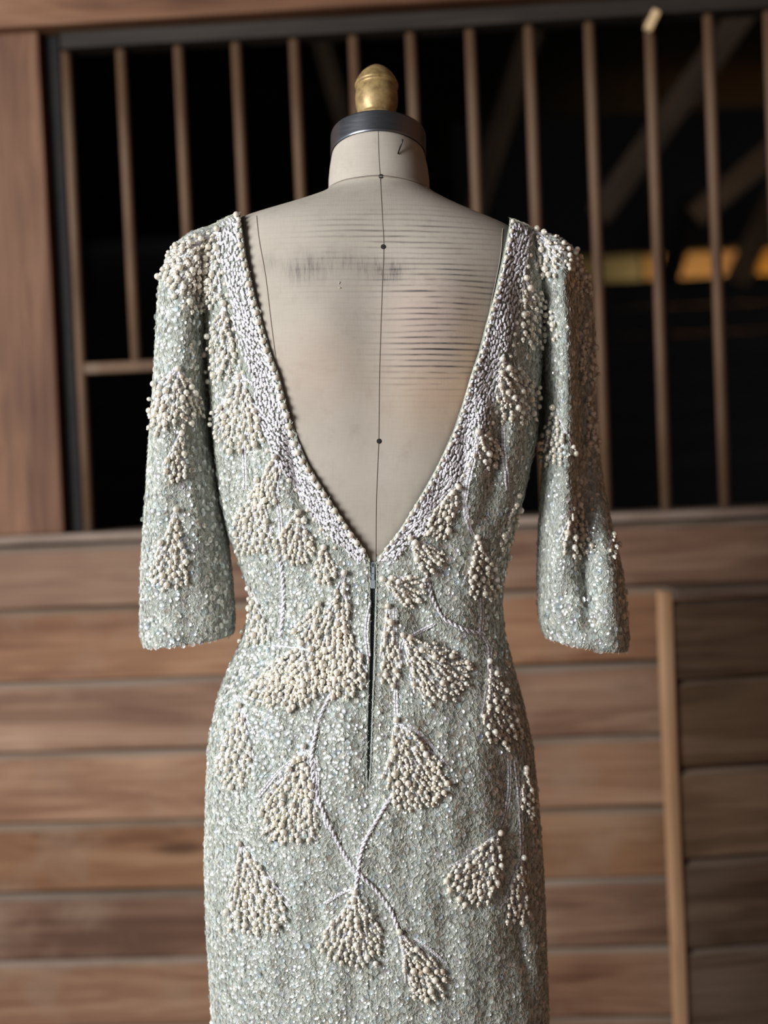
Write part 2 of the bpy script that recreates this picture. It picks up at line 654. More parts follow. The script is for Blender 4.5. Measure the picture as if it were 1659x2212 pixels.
def wl(px, py, off=0.0, M=None):
    """pixel -> (s, z) in wall coordinates on the plane `off` behind the wall face"""
    I = WI if M is None else np.array(M.inverted())
    o = I[:3, :3] @ CO + I[:3, 3]
    d = I[:3, :3] @ rays(px, py)
    t = (off - o[1]) / d[1]
    p = o + t * d
    return float(p[0]), float(p[2])


wall = root('wall_back', None, None, mat=WM, kind='structure')
SX0, SX1 = -2.6, 2.4
# horizontal boards: tops measured at x = 300
topy = [1168, 1306, 1465, 1619, 1772, 1922, 2069, 2218]
zs = [wl(300, y)[1] for y in topy]
step = zs[-2] - zs[-1]
while zs[-1] - step > 0.03:
    zs.append(zs[-1] - step)
zs.append(0.0)
for a, b in zip(zs[:-1], zs[1:]):
    h = (a - b) - .0035
    dz = random.uniform(0, .004)
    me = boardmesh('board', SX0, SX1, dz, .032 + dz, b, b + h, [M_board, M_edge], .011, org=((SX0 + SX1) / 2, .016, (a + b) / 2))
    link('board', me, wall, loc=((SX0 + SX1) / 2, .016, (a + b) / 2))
# sill
zt = wl(1450, 1092, -.02)[1]
me = boxmesh('sill', SX0, SX1, -.012, .125, zs[0] + .001, zs[0] + .018, M_sill, .005, 2, 14, .001)
link('sill', me, wall)
SILLZ = zs[0] + .018
# left post and header
sp = wl(112, 640, -.004)[0]
POSTTOP = wl(400, 36, -.03)[1] - .0005
me = boxmesh('post', sp - .21, sp, -.004, .10, SILLZ + .0005, POSTTOP, M_post, .006, 2, 20, .0012, origin=(sp - .1, 0, 1.3))
link('post', me, wall, loc=(sp - .1, 0, 1.3))
hz = wl(400, 36, -.03)[1]
me = boxmesh('header_beam', SX0, SX1, -.03, .10, hz, hz + .16, M_beam, .006, 2, 20, .001)
link('header_beam', me, wall)
me = boxmesh('backing_stud', sp + .001, sp + .030, .022, .12, SILLZ + .0005, hz - .001, M_dark, .003)
link('backing_stud', me, wall)
# upper boarding above the header, out of frame, closing the stall front
for i in range(6):
    z0 = hz + .162 + i * .13
    me = boxmesh('board', SX0, SX1, 0, .03, z0, z0 + .126, M_board, .005, origin=(0, 0, z0))
    link('board', me, wall, loc=(0, 0, z0))
nb_ = 5
for i in range(nb_):
    z0 = SILLZ + .0005 + i * (hz - SILLZ - .001) / nb_
    me = boxmesh('board', SX0, sp - .212, .01, .04, z0, z0 + (hz - SILLZ - .001) / nb_ - .003, M_board, .005, origin=(-2, 0, z0))
    link('board', me, wall, loc=(-2, 0, z0))
# right and left ends of the opening
me = boxmesh('post', 1.75, 1.95, -.03, .10, SILLZ + .0005, hz - .001, M_post, .006, origin=(1.85, 0, 1.3))
link('post', me, wall, loc=(1.85, 0, 1.3))
for s in (-1.35, -1.75, -2.15, -2.58):
    pass

# ---- bar grille
GOFF = .032
gr = root('bar_grille', 'rusty vertical bars with a feeding gap filling the dark stall opening', 'grille', mat=WM @ Matrix.Translation((0, GOFF, 0)))
r0 = wl(400, 100, GOFF)[1]
me = boxmesh('top_rail', sp + .036, 1.74, -.028, .028, r0, hz - .002, M_rail, .004, 2, 12, .0008)
link('top_rail', me, gr)
topx = [141, 262, 387, 512, 637, 764, 890, 1017, 1144, 1275, 1405, 1534, 1664, 1796]
cbz0, cbz1 = wl(260, 806, GOFF)[1], wl(260, 781, GOFF)[1]
bars = []
for i, px in enumerate(topx):
    s = wl(px, 105, GOFF)[0]
    bars.append(s)
while bars[-1] + .105 < 1.72:
    bars.append(bars[-1] + .105)
brr = .0102


def barmesh(h, rad=brr):
    n = 12
    V, F = lathe([(0, rad), (h * .25, rad * 1.02), (h * .5, rad * .99), (h * .75, rad * 1.02), (h, rad)], n)
    caps = [np.array([list(range(n))[::-1], [4 * n + j for j in range(n)]])]
    return npmesh('bar', V, F + caps, True, [M_bar])


full = barmesh(r0 - SILLZ + .004)
short = barmesh(r0 - cbz1 + .004)
for i, s in enumerate(bars):
    sh = 1 <= i <= 5
    link('bar', short if sh else full, gr, loc=(s, 0, (cbz1 - .002) if sh else SILLZ - .002), rot=(0, R(random.uniform(-.12, .12)), 0))
me = boxmesh('crossbar', bars[0] + .008, bars[6] - .008, -.011, .011, cbz0, cbz1, M_bar, .004)
link('crossbar', me, gr)
# daylight gleam at the top of the eleventh bar, painted as a pale block
sx_, sz_ = wl(1408, 46, GOFF - .03)
k = N('painted_gleam')
k.set(Base_Color=(.62, .44, .24), Roughness=.5)
cl = boxmesh('gleam_block', -.008, .008, -.008, .008, -.019, .019, k.m, .003)
link('gleam_block', cl, gr, loc=(sx_, -.034, sz_), rot=(0, R(28), 0), label='small daylight gleam painted as a pale block')

# ---- stall half door standing a little proud, right of the wall
DPX = 1442
s0, z0 = wl(1450, 1700, -.19)
DM = WM @ Matrix.Translation((s0, -.19, 0)) @ Matrix.Rotation(R(9), 4, 'Z')
door = root('stall_half_door', 'brown plank stall half door with a pale raw pine edge, in front of the board wall', 'door', mat=DM)
dl = lambda px, py, off=0.0: wl(px, py, off, DM)
sw = dl(1471, 1700)[0]
dtop = dl(1500, 1276)[1]
me = boxmesh('stile', 0, sw, .004, .042, .02, dtop, M_stile, .003, 2, 20, .0012, origin=(sw / 2, 0, .6))
link('stile', me, door, label='pale raw pine edge strip', loc=(sw / 2, 0, .6))
DW = .72
dys = [1284, 1468, 1661, 1856, 2050, 2245]
dz = [dl(1500, y, .008)[1] for y in dys]
dz[0] = dtop - .014
st = dz[-2] - dz[-1]
while dz[-1] - st > .04:
    dz.append(dz[-1] - st)
dz.append(.02)
k_door = wood('olive_brown_door_plank', (.075, .042, .022), (.165, .100, .058), (.27, .18, .115), 'X', weather=(.12, .09, .06))
for a, b in zip(dz[:-1], dz[1:]):
    d = random.uniform(0, .003)
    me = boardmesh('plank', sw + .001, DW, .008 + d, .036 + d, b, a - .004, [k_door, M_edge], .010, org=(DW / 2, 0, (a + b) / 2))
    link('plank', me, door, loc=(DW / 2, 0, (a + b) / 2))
me = boxmesh('top_cap', sw + .001, DW, -.002, .052, dtop - .012, dtop + .004, M_sill, .003, 2, 8, .0008)
link('top_cap', me, door)

# ---- barn shell
me = boxmesh('floor', -4.5, 3.2, -5, 11, -.1, 0, M_floor, 0)
link('floor', me, None, 'structure')
# aisle: unseen right wall and ceiling, put in to shape the light; open on the left (big barn door) and behind
wr = root('wall_right_shade', None, None, mat=Matrix.Translation((1.35, 0, 0)), kind='structure')
for i in range(13):
    z = i * .20
    me = boxmesh('board', 0, .03, -4.3, .84, z + .002, z + .198, M_beam, .004, origin=(0, -2, z))
    link('board', me, wr, loc=(0, -2, z))
wf = root('wall_front_shade', None, None, mat=Matrix.Translation((0, -4.3, 0)), kind='structure')  # unseen wall behind the camera, added to cut fill on the right
for i in range(13):
    z = i * .20
    me = boxmesh('board', -1.7, 1.4, -.03, 0, z + .002, z + .198, M_beam, .004, origin=(0, 0, z))
    link('board', me, wf, loc=(0, 0, z))
me = boxmesh('ceiling', -2.6, 2.7, -3.2, .93, 2.62, 2.68, M_dark, 0)
link('ceiling', me, None, 'structure')
# stall interior: side walls, far wall with a gap under the eave, sloping roof
FW = 5.2                                             # far wall distance in wall frame
far = root('wall_far', None, None, mat=WM, kind='structure')
_, fz = wl(1450, 601, FW)
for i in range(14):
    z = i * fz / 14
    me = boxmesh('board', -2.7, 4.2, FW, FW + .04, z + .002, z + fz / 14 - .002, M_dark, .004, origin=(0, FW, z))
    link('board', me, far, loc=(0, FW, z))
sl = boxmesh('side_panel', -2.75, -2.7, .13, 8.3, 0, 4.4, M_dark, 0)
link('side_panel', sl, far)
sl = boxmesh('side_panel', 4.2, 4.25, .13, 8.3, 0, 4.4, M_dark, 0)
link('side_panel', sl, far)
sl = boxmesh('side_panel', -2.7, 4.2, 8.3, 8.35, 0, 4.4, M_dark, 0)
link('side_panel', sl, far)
# loft boarding beyond the far wall, lit by an added light for the eave daylight
lf = root('ceiling_loft', None, None, mat=WM, kind='structure')
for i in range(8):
    me = boxmesh('board', -.35, .35, -.02, .0, -.06, 1.3, M_loft2 if i < 1 else M_loft, .004, origin=(0, 0, 0))  # paler left end of the glow put into the board tone
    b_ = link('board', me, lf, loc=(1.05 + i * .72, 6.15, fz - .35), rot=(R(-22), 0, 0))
l = bpy.data.lights.new('loft_glow_fill', 'AREA')
l.shape = 'RECTANGLE'
l.size, l.size_y, l.energy, l.color = 2.2, .03, 7.5, (1.0, .80, .50)
lo = bpy.data.objects.new('loft_glow_fill', l)
COL.objects.link(lo)
lo.matrix_world = WM @ Matrix.Translation((2.4, 5.86, fz + .03)) @ Matrix.Rotation(R(120), 4, 'X')
# dark beam added above the gap to cut off the loft glow
_, tz = wl(1300, 546, FW - .1)
me = boxmesh('glow_mask_beam', .2, 4.2, FW - .15, FW + .05, tz, tz + .75, M_dark, .01, 2, 14, .006)
link('glow_mask_beam', me, far)
# roof planes and rafters
rf = root('ceiling', None, None, mat=WM, kind='structure')
rf.name = 'ceiling_stall'
for i in range(11):
    t = i / 11
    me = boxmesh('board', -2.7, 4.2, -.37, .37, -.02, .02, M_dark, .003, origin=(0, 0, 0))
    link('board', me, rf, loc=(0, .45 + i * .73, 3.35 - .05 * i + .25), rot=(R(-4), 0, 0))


def rafter(p0, p1, off0, off1, wdt, m=M_raft):
    a0 = wl(*p0, off0)
    a1 = wl(*p1, off1)
    A = Vector((a0[0], off0, a0[1]))
    B = Vector((a1[0], off1, a1[1]))
    d = B - A
    me = boxmesh('rafter', -d.length / 2, d.length / 2, -.03, .03, -wdt / 2, wdt / 2, m, .004)
    o = link('rafter', me, rf)
    q = d.to_track_quat('X', 'Z')
    o.rotation_euler = q.to_euler()
    o.location = (A + B) / 2


rafter((1680, -80), (1290, 470), 2.2, 2.3, .085)
rafter((1760, 250), (1500, 470), 2.6, 2.7, .085)
rafter((1150, 60), (1020, 480), 2.4, 2.5, .06)
rafter((680, 40), (760, 330), 2.6, 2.6, .06)
rafter((1700, 380), (1590, 610), 4.6, 4.7, .12)
rafter((1500, 430), (1440, 610), 4.6, 4.7, .10, M_dark)
l = bpy.data.lights.new('rafter_fill', 'AREA')  # unseen fill light, added to lift the rafters
l.shape = 'RECTANGLE'
l.size, l.size_y, l.energy, l.color = .8, .5, 1.3, (1.0, .72, .45)
lo = bpy.data.objects.new('rafter_fill', l)
COL.objects.link(lo)
lo.matrix_world = WM @ Matrix.Translation((2.3, .6, 2.5)) @ Matrix.Rotation(R(95), 4, 'X') @ Matrix.Rotation(R(10), 4, 'Y')

# ================================================================== DRESS FORM
form = root('dress_form', 'linen covered tailoring form with brass finial inside the beaded dress', 'dress form', mat=FM)

# rows: (yl, xl, yr, xr, back depth, front depth, exponent, forward shift)
FORM = [
    (394, 715, 394, 924, .0565, .053, 2.1, .012),
    (412, 706, 413, 932, .061, .058, 2.1, .011),
    (422, 688, 424, 950, .066, .062, 2.15, .009),
    (440, 637, 446, 990, .074, .068, 2.2, .006),
    (455, 590, 466, 1034, .081, .074, 2.25, .004),
    (472, 530, 490, 1094, .088, .082, 2.3, .002),
    (490, 490, 512, 1130, .093, .090, 2.35, 0),
    (515, 462, 535, 1152, .098, .098, 2.4, 0),
    (560, 446, 575, 1168, .104, .105, 2.45, 0),
    (620, 446, 630, 1168, .109, .112, 2.45, 0),
    (700, 454, 700, 1162, .112, .120, 2.4, 0),
    (800, 463, 800, 1156, .111, .130, 2.35, 0),
    (950, 474, 950, 1146, .104, .132, 2.3, 0),
    (1060, 495, 1060, 1122, .097, .118, 2.25, 0),
    (1150, 520, 1150, 1098, .091, .105, 2.2, 0),
    (1230, 548, 1230, 1080, .087, .098, 2.2, 0),
    (1300, 556, 1300, 1072, .087, .098, 2.2, 0),
    (1370, 540, 1370, 1078, .093, .104, 2.2, 0),
    (1430, 514, 1430, 1094, .102, .108, 2.2, 0),
    (1500, 486, 1500, 1114, .112, .110, 2.2, 0),
    (1600, 465, 1600, 1136, .122, .112, 2.25, 0),
    (1700, 459, 1700, 1147, .126, .112, 2.25, 0),
    (1850, 455, 1850, 1160, .122, .112, 2.25, 0),
    (2000, 460, 2000, 1166, .114, .112, 2.25, 0),
    (2212, 472, 2212, 1174, .106, .112, 2.2, 0),
    (2500, 500, 2500, 1165, .100, .110, 2.2, 0),
    (3000, 540, 3000, 1130, .098, .105, 2.1, 0),
]
FORM = np.array(FORM, float)


def rows_of(tab, ny, y0, y1, power=1.0, k=5):
    ym = (tab[:, 0] + tab[:, 2]) / 2
    t = np.linspace(0, 1, ny) ** power
    yy = y0 + (y1 - y0) * t
    return yy, [smooth_interp(ym, tab[:, c], yy, k) for c in range(8)]


def section(rowvals, th, grow=0.0):
    """rowvals: arrays (ny,), th (ny,nx) -> points in the form frame; th 0 = left extreme, pi/2 = back, pi = right"""
    yl, xl, yr, xr, bb, bf, ex, sh = [a[:, None] for a in rowvals]
    ul, vl = fr(xl, yl)
    ur, vr = fr(xr, yr)
    c, a = (ul + ur) / 2, (ur - ul) / 2 + grow
    e = 2.0 / ex
    ct, stn = np.cos(th), np.sin(th)
    C = np.sign(ct) * np.abs(ct) ** e
    Sn = np.sign(stn) * np.abs(stn) ** e
    x = c - a * C
    b = np.where(stn > 0, bb, bf) + grow
    wv = -b * Sn + sh
    v = vl + (vr - vl) * (x - ul) / (ur - ul)
    return np.stack([x, wv, v], -1)


def gridfaces(ny, nx, wrap):
    i = np.arange(ny - 1)[:, None]
    j = np.arange(nx if wrap else nx - 1)[None]
    j2 = (j + 1) % nx
    return np.stack([i * nx + j, i * nx + j2, (i + 1) * nx + j2, (i + 1) * nx + j], -1).reshape(-1, 4)


nxf = 128
yy, rv = rows_of(FORM, 170, 394, 2300, 1.5)
th = np.broadcast_to(np.linspace(0, 2 * math.pi, nxf, endpoint=False), (len(yy), nxf))
# gentle hollow of the spine and shoulder blades
Pf = section(rv, th)
px, py = proj(f2w(Pf))
bk = np.sin(th) > 0
g = lambda cx_, cy_, rx, ry: np.exp(-((px - cx_) / rx) ** 2 - ((py - cy_) / ry) ** 2)
Pf[..., 1] += np.where(bk, .006 * g(818, 780, 60, 220) - .005 * g(690, 640, 80, 130) - .005 * g(960, 650, 80, 130), 0)
outv = np.clip(np.maximum(np.interp(py, [470, 560, 700, 885, 1000, 1155, 1215], [519, 533, 567, 622, 664, 765, 801]) - px,
                          px - np.interp(py, [483, 580, 700, 870, 985, 1140, 1212], [1101, 1081, 1050, 1000, 955, 866, 813])) - 8, 0, 30) / 30
outv = np.where(py > 1225, 1.0, outv) * np.clip((py - 500) / 40, 0, 1)
Pf[..., 1] += np.where(bk, .011 * outv, 0)
me = npmesh('torso', Pf.reshape(-1, 3), [gridfaces(len(yy), nxf, True), np.arange(nxf)[::-1][None] + (len(yy) - 1) * nxf], True, [M_linen])
torso = link('torso', me, form)

# neck
NK = np.array([
    # ymid, xl, xr, back, front, shift, tilt k
    (425, 690, 950, .062, .058, .011, .02),
    (412, 709, 929, .060, .057, .012, .04),
    (385, 709, 928, .0575, .055, .013, .07),
    (360, 711, 925, .056, .053, .016, .11),
    (345, 713, 922, .0555, .0525, .018, .15),
    (333, 715, 919, .055, .052, .020, .25),
    (328, 716, 918, .0545, .0515, .021, .28)], float)
tt = np.linspace(0, 1, 28)
yk = 425 + (328 - 425) * tt
o_ = np.argsort(NK[:, 0])
nv = [smooth_interp(NK[o_, 0], NK[o_, c], yk[::-1], 2)[::-1][:, None] for c in range(1, 7)]
ul, vl = fr(nv[0], yk[:, None])
ur, vr = fr(nv[1], yk[:, None])
tn = np.linspace(0, 2 * math.pi, 96, endpoint=False)[None]
cN, aN = (ul + ur) / 2, (ur - ul) / 2
xN = cN - aN * np.cos(tn)
wN = -np.where(np.sin(tn) > 0, nv[2], nv[3]) * np.sin(tn) + nv[4]
vN = (vl + vr) / 2 - nv[5] * (wN - nv[4])
NV = np.stack([xN, wN, vN], -1)
me = npmesh('neck', NV.reshape(-1, 3), [gridfaces(28, 96, True), (27 * 96 + np.arange(96))[None]], True, [M_linen])
link('neck', me, form)
# metal neck cap, its axis tilted forward
kk = .28
ax = np.array([0, kk, 1.0])
ax /= np.linalg.norm(ax)
dn = np.array([0, 1.0, -kk])
dn /= np.linalg.norm(dn)
cc = NV[-1].mean(0)
aa = float(aN[-1, 0]) + .0012
ab = .054 * math.sqrt(1 + kk * kk) + .0012
prof = [(-.001, 1.0), (.0, 1.010), (.0005, 1.012), (.0015, 1.012), (.012, 1.012), (.0215, 1.012), (.0226, 1.011), (.0235, 1.005), (.0238, .99), (.0238, .93), (.020, .90), (.020, .0)]
Vb = []
for h, r in prof:
    for t in np.linspace(0, 2 * math.pi, 96, endpoint=False):
        Vb.append(cc + ax * h + np.array([1.0, 0, 0]) * (-math.cos(t)) * aa * r + dn * (-math.sin(t)) * ab * r)
me = npmesh('neck_cap', np.array(Vb), gridfaces(len(prof), 96, True), True, [M_band])
for p_ in me.polygons:
    p_.use_smooth = True
nc = link('neck_cap', me, form, label='dark polished metal neck cap')
em = nc.modifiers.new('edge', 'EDGE_SPLIT')
em.split_angle = R(40)
# finial
fp = [(0, 40), (20, 38), (40, 38), (44, 38.5), (50, 40), (55, 41), (57.5, 38.5), (60, 39), (68, 42), (80, 46), (94, 47), (106, 46), (111, 45), (114, 42.5), (116, 42.5), (117.5, 45),
      (118.5, 48), (121, 48), (126, 45.8), (133, 42), (138, 38), (140, 36.2), (141.5, 36), (146, 31.5), (152, 24), (157, 16), (160, 9), (161.5, 0)]
V, F = lathe([((a if a < 57 else 57 + (a - 57) * 1.19) * PXM, r * PXM) for a, r in fp], 48)
fm = np.stack([[1, 0, 0], dn, ax], 1)
ctr = cc + ax * .019
uc = fr(813, 200)[0]
ctr[0] = uc
me = npmesh('finial', V @ fm.T + ctr, F, True, [M_brass])
link('finial', me, form, label='aged brass turned finial')


def bvh_of(objs):
    vs, fs, off = [], [], 0
    for me in objs:
        vs += [tuple(v.co) for v in me.vertices]
        fs += [tuple(i + off for i in p_.vertices) for p_ in me.polygons]
        off += len(me.vertices)
    return BVHTree.FromPolygons(vs, fs)


def hit(bvh, px, py, near=True):
    """ray through a pixel, in the form frame"""
    d = Vector((rays(px, py) @ FR).tolist()).normalized()
    o = Vector(((CO - FO) @ FR).tolist())
    h = bvh.ray_cast(o, d)
    if h[0] is None:
        if not near:
            return None, None
        u, v = fr(px, py)
        h = bvh.find_nearest(Vector((float(u), 0, float(v))))
        if h[0] is None:
            return None, None
    n = h[1]
    if n.dot(d) > 0:
        n = -n
    return np.array(h[0]), np.array(n)


BF = bvh_of([torso.data, bpy.data.meshes['neck']])


def polyres(pts, step):
    pts = np.array(pts, float)
    # smooth by Catmull-Rom
    P = np.vstack([2 * pts[0] - pts[1], pts, 2 * pts[-1] - pts[-2]])
    out = []
    for i in range(1, len(P) - 2):
        for t in np.linspace(0, 1, 24, endpoint=False):
            a, b, c_, d_ = P[i - 1], P[i], P[i + 1], P[i + 2]
            out.append(.5 * ((2 * b) + (-a + c_) * t + (2 * a - 5 * b + 4 * c_ - d_) * t * t + (-a + 3 * b - 3 * c_ + d_) * t ** 3))
    out.append(pts[-1])
    out = np.array(out)
    s = np.concatenate([[0], np.cumsum(np.linalg.norm(np.diff(out, axis=0), axis=1))])
    q = np.arange(0, s[-1] + 1e-6, step)
    return np.stack([np.interp(q, s, out[:, 0]), np.interp(q, s, out[:, 1])], 1)


def seam(pts, rad, mat, name='seam', lift=0.0):
    P = []
    for x, y in polyres(pts, 6):
        h, n = hit(BF, x, y)
        P.append(h + n * lift)
    V, F = tube(np.array(P), rad, 6)
    return link(name, npmesh(name, V, F, True, [mat]), form)


seam([(817, 283), (818, 330), (821, 378), (826, 470), (829, 535), (825, 640), (820, 800), (818, 950), (813, 1080), (812, 1225)], .00042, M_seamd)
seam([(712, 403), (740, 390), (780, 382), (822, 379), (865, 385), (900, 395), (926, 405)], .00045, M_seamd, lift=.0001)
seam([(714, 405), (741, 392), (781, 384), (822, 381.5), (866, 387), (900, 397), (926, 407)], .0005, M_thread, lift=.0002)
seam([(554, 467), (560, 520), (574, 600), (586, 700), (598, 790), (612, 880), (640, 1000)], .0006, M_thread, lift=.0003)
seam([(1086, 494), (1080, 560), (1062, 650), (1040, 760)], .0005, M_thread, lift=.0001)
for x, y in ((823, 381), (828, 533), (819, 953)):
    h, n = hit(BF, x, y)
    V, F = lathe([(-.0005, 5.4 * PXM), (.0003, 5.2 * PXM), (.0006, 4.0 * PXM), (.0005, 0)], 16)
    B = basis(np.array([n]))[0]
    link('pin_hole', npmesh('pin_hole', V @ B.T + h, F, True, [M_hole]), form)
a, na = hit(BF, 865, 305)
b, nb = hit(BF, 859, 333)
V, F = tube(np.array([a + na * .0045, a * .5 + b * .5 + na * .003, b + nb * .0005]), [.0011, .0009, .0006], 8)
link('pin', npmesh('pin', V, F, True, [M_steel]), form, label='dark pin stuck in the neck')
# two snagged slubs
for x, y in ((733, 611), (734, 622)):
    h, n = hit(BF, x, y)
    V, F = scatter(ICO1, (basis(np.array([n])) * np.array([.0011, .0018, .0006])), [h])
    link('slub', npmesh('slub', V, F, True, [M_linen]), form)
# stand
V, F = lathe([(.03, .016), (.031, .019), (.10, .019), (.11, .016), (.58, .016), (.6, .03), (.64, .03)], 24)
V[:, 0] += float(fr(812, 1700)[0])
link('pole', npmesh('pole', V, F, True, [M_iron]), form)
V, F = lathe([(0, .19), (.008, .195), (.018, .19), (.03, .12), (.04, .03), (.045, 0)], 40)
V[:, 0] += float(fr(812, 1700)[0])
link('stand_base', npmesh('stand_base', V, F, True, [M_iron]), form)

# ================================================================== DRESS
dress = root('beaded_dress', 'sage green sequinned evening dress with pearl sprays, worn by the linen form', 'dress', mat=FM)

VL = np.array([(519, 470), (524, 500), (533, 560), (549, 630), (567, 700), (584, 760), (603, 810), (622, 885), (643, 950), (664, 1000), (695, 1050), (727, 1100), (765, 1155), (790, 1190), (801, 1215)], float)
VR = np.array([(1101, 483), (1094, 520), (1081, 580), (1067, 640), (1050, 700), (1035, 760), (1017, 810), (1000, 870), (980, 930), (955, 985), (932, 1030), (900, 1085), (866, 1140), (840, 1175), (813, 1212)], float)
ZIP = np.array([(806, 1200), (806, 1280), (804, 1400), (801, 1500), (798, 1600), (796, 1690), (797, 1800), (800, 3000)], float)


def gapw(y):
    return np.interp(y, [1205, 1225, 1280, 1400, 1650, 1690, 1700], [5.5, 5.0, 4.6, 3.6, 3.0, .6, .2])


def xL(y):
    return np.where(y < 1213, np.interp(y, VL[:, 1], VL[:, 0]), np.interp(y, ZIP[:, 1], ZIP[:, 0]) - gapw(y))


def xR(y):
    return np.where(y < 1213, np.interp(y, VR[:, 1], VR[:, 0]), np.interp(y, ZIP[:, 1], ZIP[:, 0]) + gapw(y))


CREASE = [  # x1,y1,x2,y2, half width px, depth m (+ = groove)
    (622, 930, 655, 1120, 15, .010), (592, 900, 600, 1060, 22, -.006), (500, 900, 520, 1100, 16, .006),
    (505, 690, 515, 800, 12, .008), (470, 640, 480, 800, 14, -.006), (600, 1180, 640, 1260, 18, -.004),
    (1085, 900, 1045, 1110, 17, .010), (1040, 880, 1010, 1120, 16, -.006), (1110, 860, 1085, 1100, 14, -.005), (1130, 780, 1150, 900, 16, .010),
    (1120, 640, 1160, 780, 20, .006), (1045, 1368, 960, 1340, 9, .005), (950, 1330, 920, 1240, 8, .004), (980, 1420, 900, 1350, 22, .006),
    (880, 1300, 1000, 1440, 25, .005), (700, 1300, 600, 1395, 14, .003), (560, 1290, 620, 1330, 14, .005), (690, 1110, 720, 1220, 16, .004),
    (1090, 1600, 1100, 1900, 24, .006), (1135, 1500, 1150, 1800, 14, -.004), (690, 1560, 700, 1740, 12, .003), (960, 1960, 900, 1850, 30, .003),
    (1110, 1960, 1150, 2200, 14, .007), (1080, 2000, 1100, 2212, 26, .003),
]
SCREASE = [
    (1258, 1040, 1266, 1240, 26, .026), (1266, 1230, 1274, 1350, 19, .020), (1215, 600, 1222, 980, 20, -.016), (1180, 640, 1172, 900, 18, .018), (1262, 600, 1268, 1000, 16, .012),
    (1310, 1180, 1320, 1380, 20, -.010), (1205, 1000, 1200, 1330, 24, -.008), (1255, 700, 1262, 950, 14, .010),
    (432, 620, 444, 900, 16, .018), (395, 560, 400, 780, 26, -.008), (420, 900, 455, 1250, 18, .006), (355, 950, 345, 1300, 22, -.006), (465, 1000, 480, 1340, 14, .005), (405, 1180, 400, 1390, 18, .004),
]


def crease(px, py, table):
    o = np.zeros_like(px)
    for x1, y1, x2, y2, wd, d in table:
        dx, dy = x2 - x1, y2 - y1
        L2 = dx * dx + dy * dy
        t = np.clip(((px - x1) * dx + (py - y1) * dy) / L2, 0, 1)
        qx, qy = x1 + t * dx, y1 + t * dy
        e = np.exp(-(((px - qx) ** 2 + ((py - qy)) ** 2) / wd ** 2))
        # fade at the ends
        o += d * e * (0.35 + 0.65 * np.sin(np.pi * np.clip(t, .12, .88)))
    return o


# --- bodice + skirt shell
DR = FORM.copy()
DR[5] = (474, 520, 487, 1100, .089, .084, 2.3, .002)
DR[6] = (488, 484, 500, 1135, .094, .090, 2.35, 0)
DR[7] = (512, 448, 524, 1168, .099, .098, 2.4, 0)
DR[8] = (560, 434, 570, 1180, .105, .105, 2.4, 0)
DR[9] = (620, 436, 630, 1178, .110, .112, 2.4, 0)
DR[13, 1], DR[14, 1], DR[15, 1] = 488, 504, 536
DR = DR[5:]
nyd, nxd = 330, 260
GROW = .0038
yd, rd = rows_of(DR, nyd, 481, 2950, 1.25, 4)
thd = np.linspace(0, math.pi, 900)
P = section(rd, np.broadcast_to(thd, (nyd, 900)), GROW)
qx, qy = proj(f2w(P))
thL = np.zeros(nyd)
thR = np.full(nyd, math.pi)
for i in range(nyd):
    dl_ = qx[i] - xL(qy[i])
    if yd[i] < 476:
        continue
    idx = np.where(dl_ < 0)[0]
    idx = idx[idx < 600]
    if len(idx):
        j = idx[-1]
        if j + 1 < 900:
            f = dl_[j] / (dl_[j] - dl_[j + 1] + 1e-12)
            thL[i] = thd[j] + f * (thd[j + 1] - thd[j])
    dr_ = qx[i] - xR(qy[i])
    idx = np.where(dr_ > 0)[0]
    idx = idx[idx > 300]
    if len(idx):
        j = idx[0]
        f = dr_[j] / (dr_[j] - dr_[j - 1] + 1e-12)
        thR[i] = thd[j] - f * (thd[j] - thd[j - 1])
# params: from right edge round the front (theta > pi) to the left edge (theta + 2pi)
uu = np.linspace(0, 1, nxd)
# spend more columns on the back
ua = .5 - .5 * np.cos(uu * math.pi)
uu = .6 * ua + .4 * uu
TH = thR[:, None] + (thL[:, None] + 2 * math.pi - thR[:, None]) * uu[None]
P = section(rd, TH, GROW)
thm = np.mod(TH, 2 * math.pi)
isb = np.sin(thm) > -.05
qx, qy = proj(f2w(P))
cr = crease(qx, qy, CREASE)
P[..., 1] += np.where(isb, cr, 0)
# soft drape
P[..., 1] += np.where(isb, .0012 * np.sin(qx / 23 + qy / 70) * np.clip((qy - 700) / 400, 0, 1) + .0010 * np.sin(qx / 11.0 - qy / 120), 0)
zl = np.clip((qy - 1690) / 100, 0, 1)
DV = P.reshape(-1, 3)
DF = gridfaces(nyd, nxd, False)
me = npmesh('gown_body', DV, DF, True, [M_knit])
body = link('gown_body', me, dress)
sm = body.modifiers.new('thickness', 'SOLIDIFY')
sm.thickness = .0014
sm.offset = 0

# --- sleeves: rows (outer/left px,y ; inner/right px,y ; back depth, front depth)
SL = np.array([
    (512, 430, 497, 480, .030, .045, 2.0, .000),
    (521, 410, 505, 495, .045, .055, 2.0, .000),
    (536, 388, 518, 498, .060, .065, 2.0, .000),
    (562, 369, 545, 492, .068, .070, 2.0, .000),
    (610, 353, 600, 484, .072, .074, 2.0, .000),
    (700, 346, 690, 472, .068, .074, 2.0, .000),
    (790, 341, 780, 458, .062, .070, 2.1, .000),
    (880, 335, 870, 449, .056, .066, 2.1, .000),
    (950, 329, 950, 447, .053, .062, 2.1, .000),
    (1050, 323, 1050, 466, .052, .060, 2.1, .000),
    (1150, 316, 1150, 486, .054, .058, 2.1, .000),
    (1250, 311, 1240, 496, .056, .056, 2.1, .000),
    (1330, 310, 1315, 502, .057, .055, 2.15, .000),
    (1392, 312, 1369, 504, .056, .054, 2.2, .000)], float)
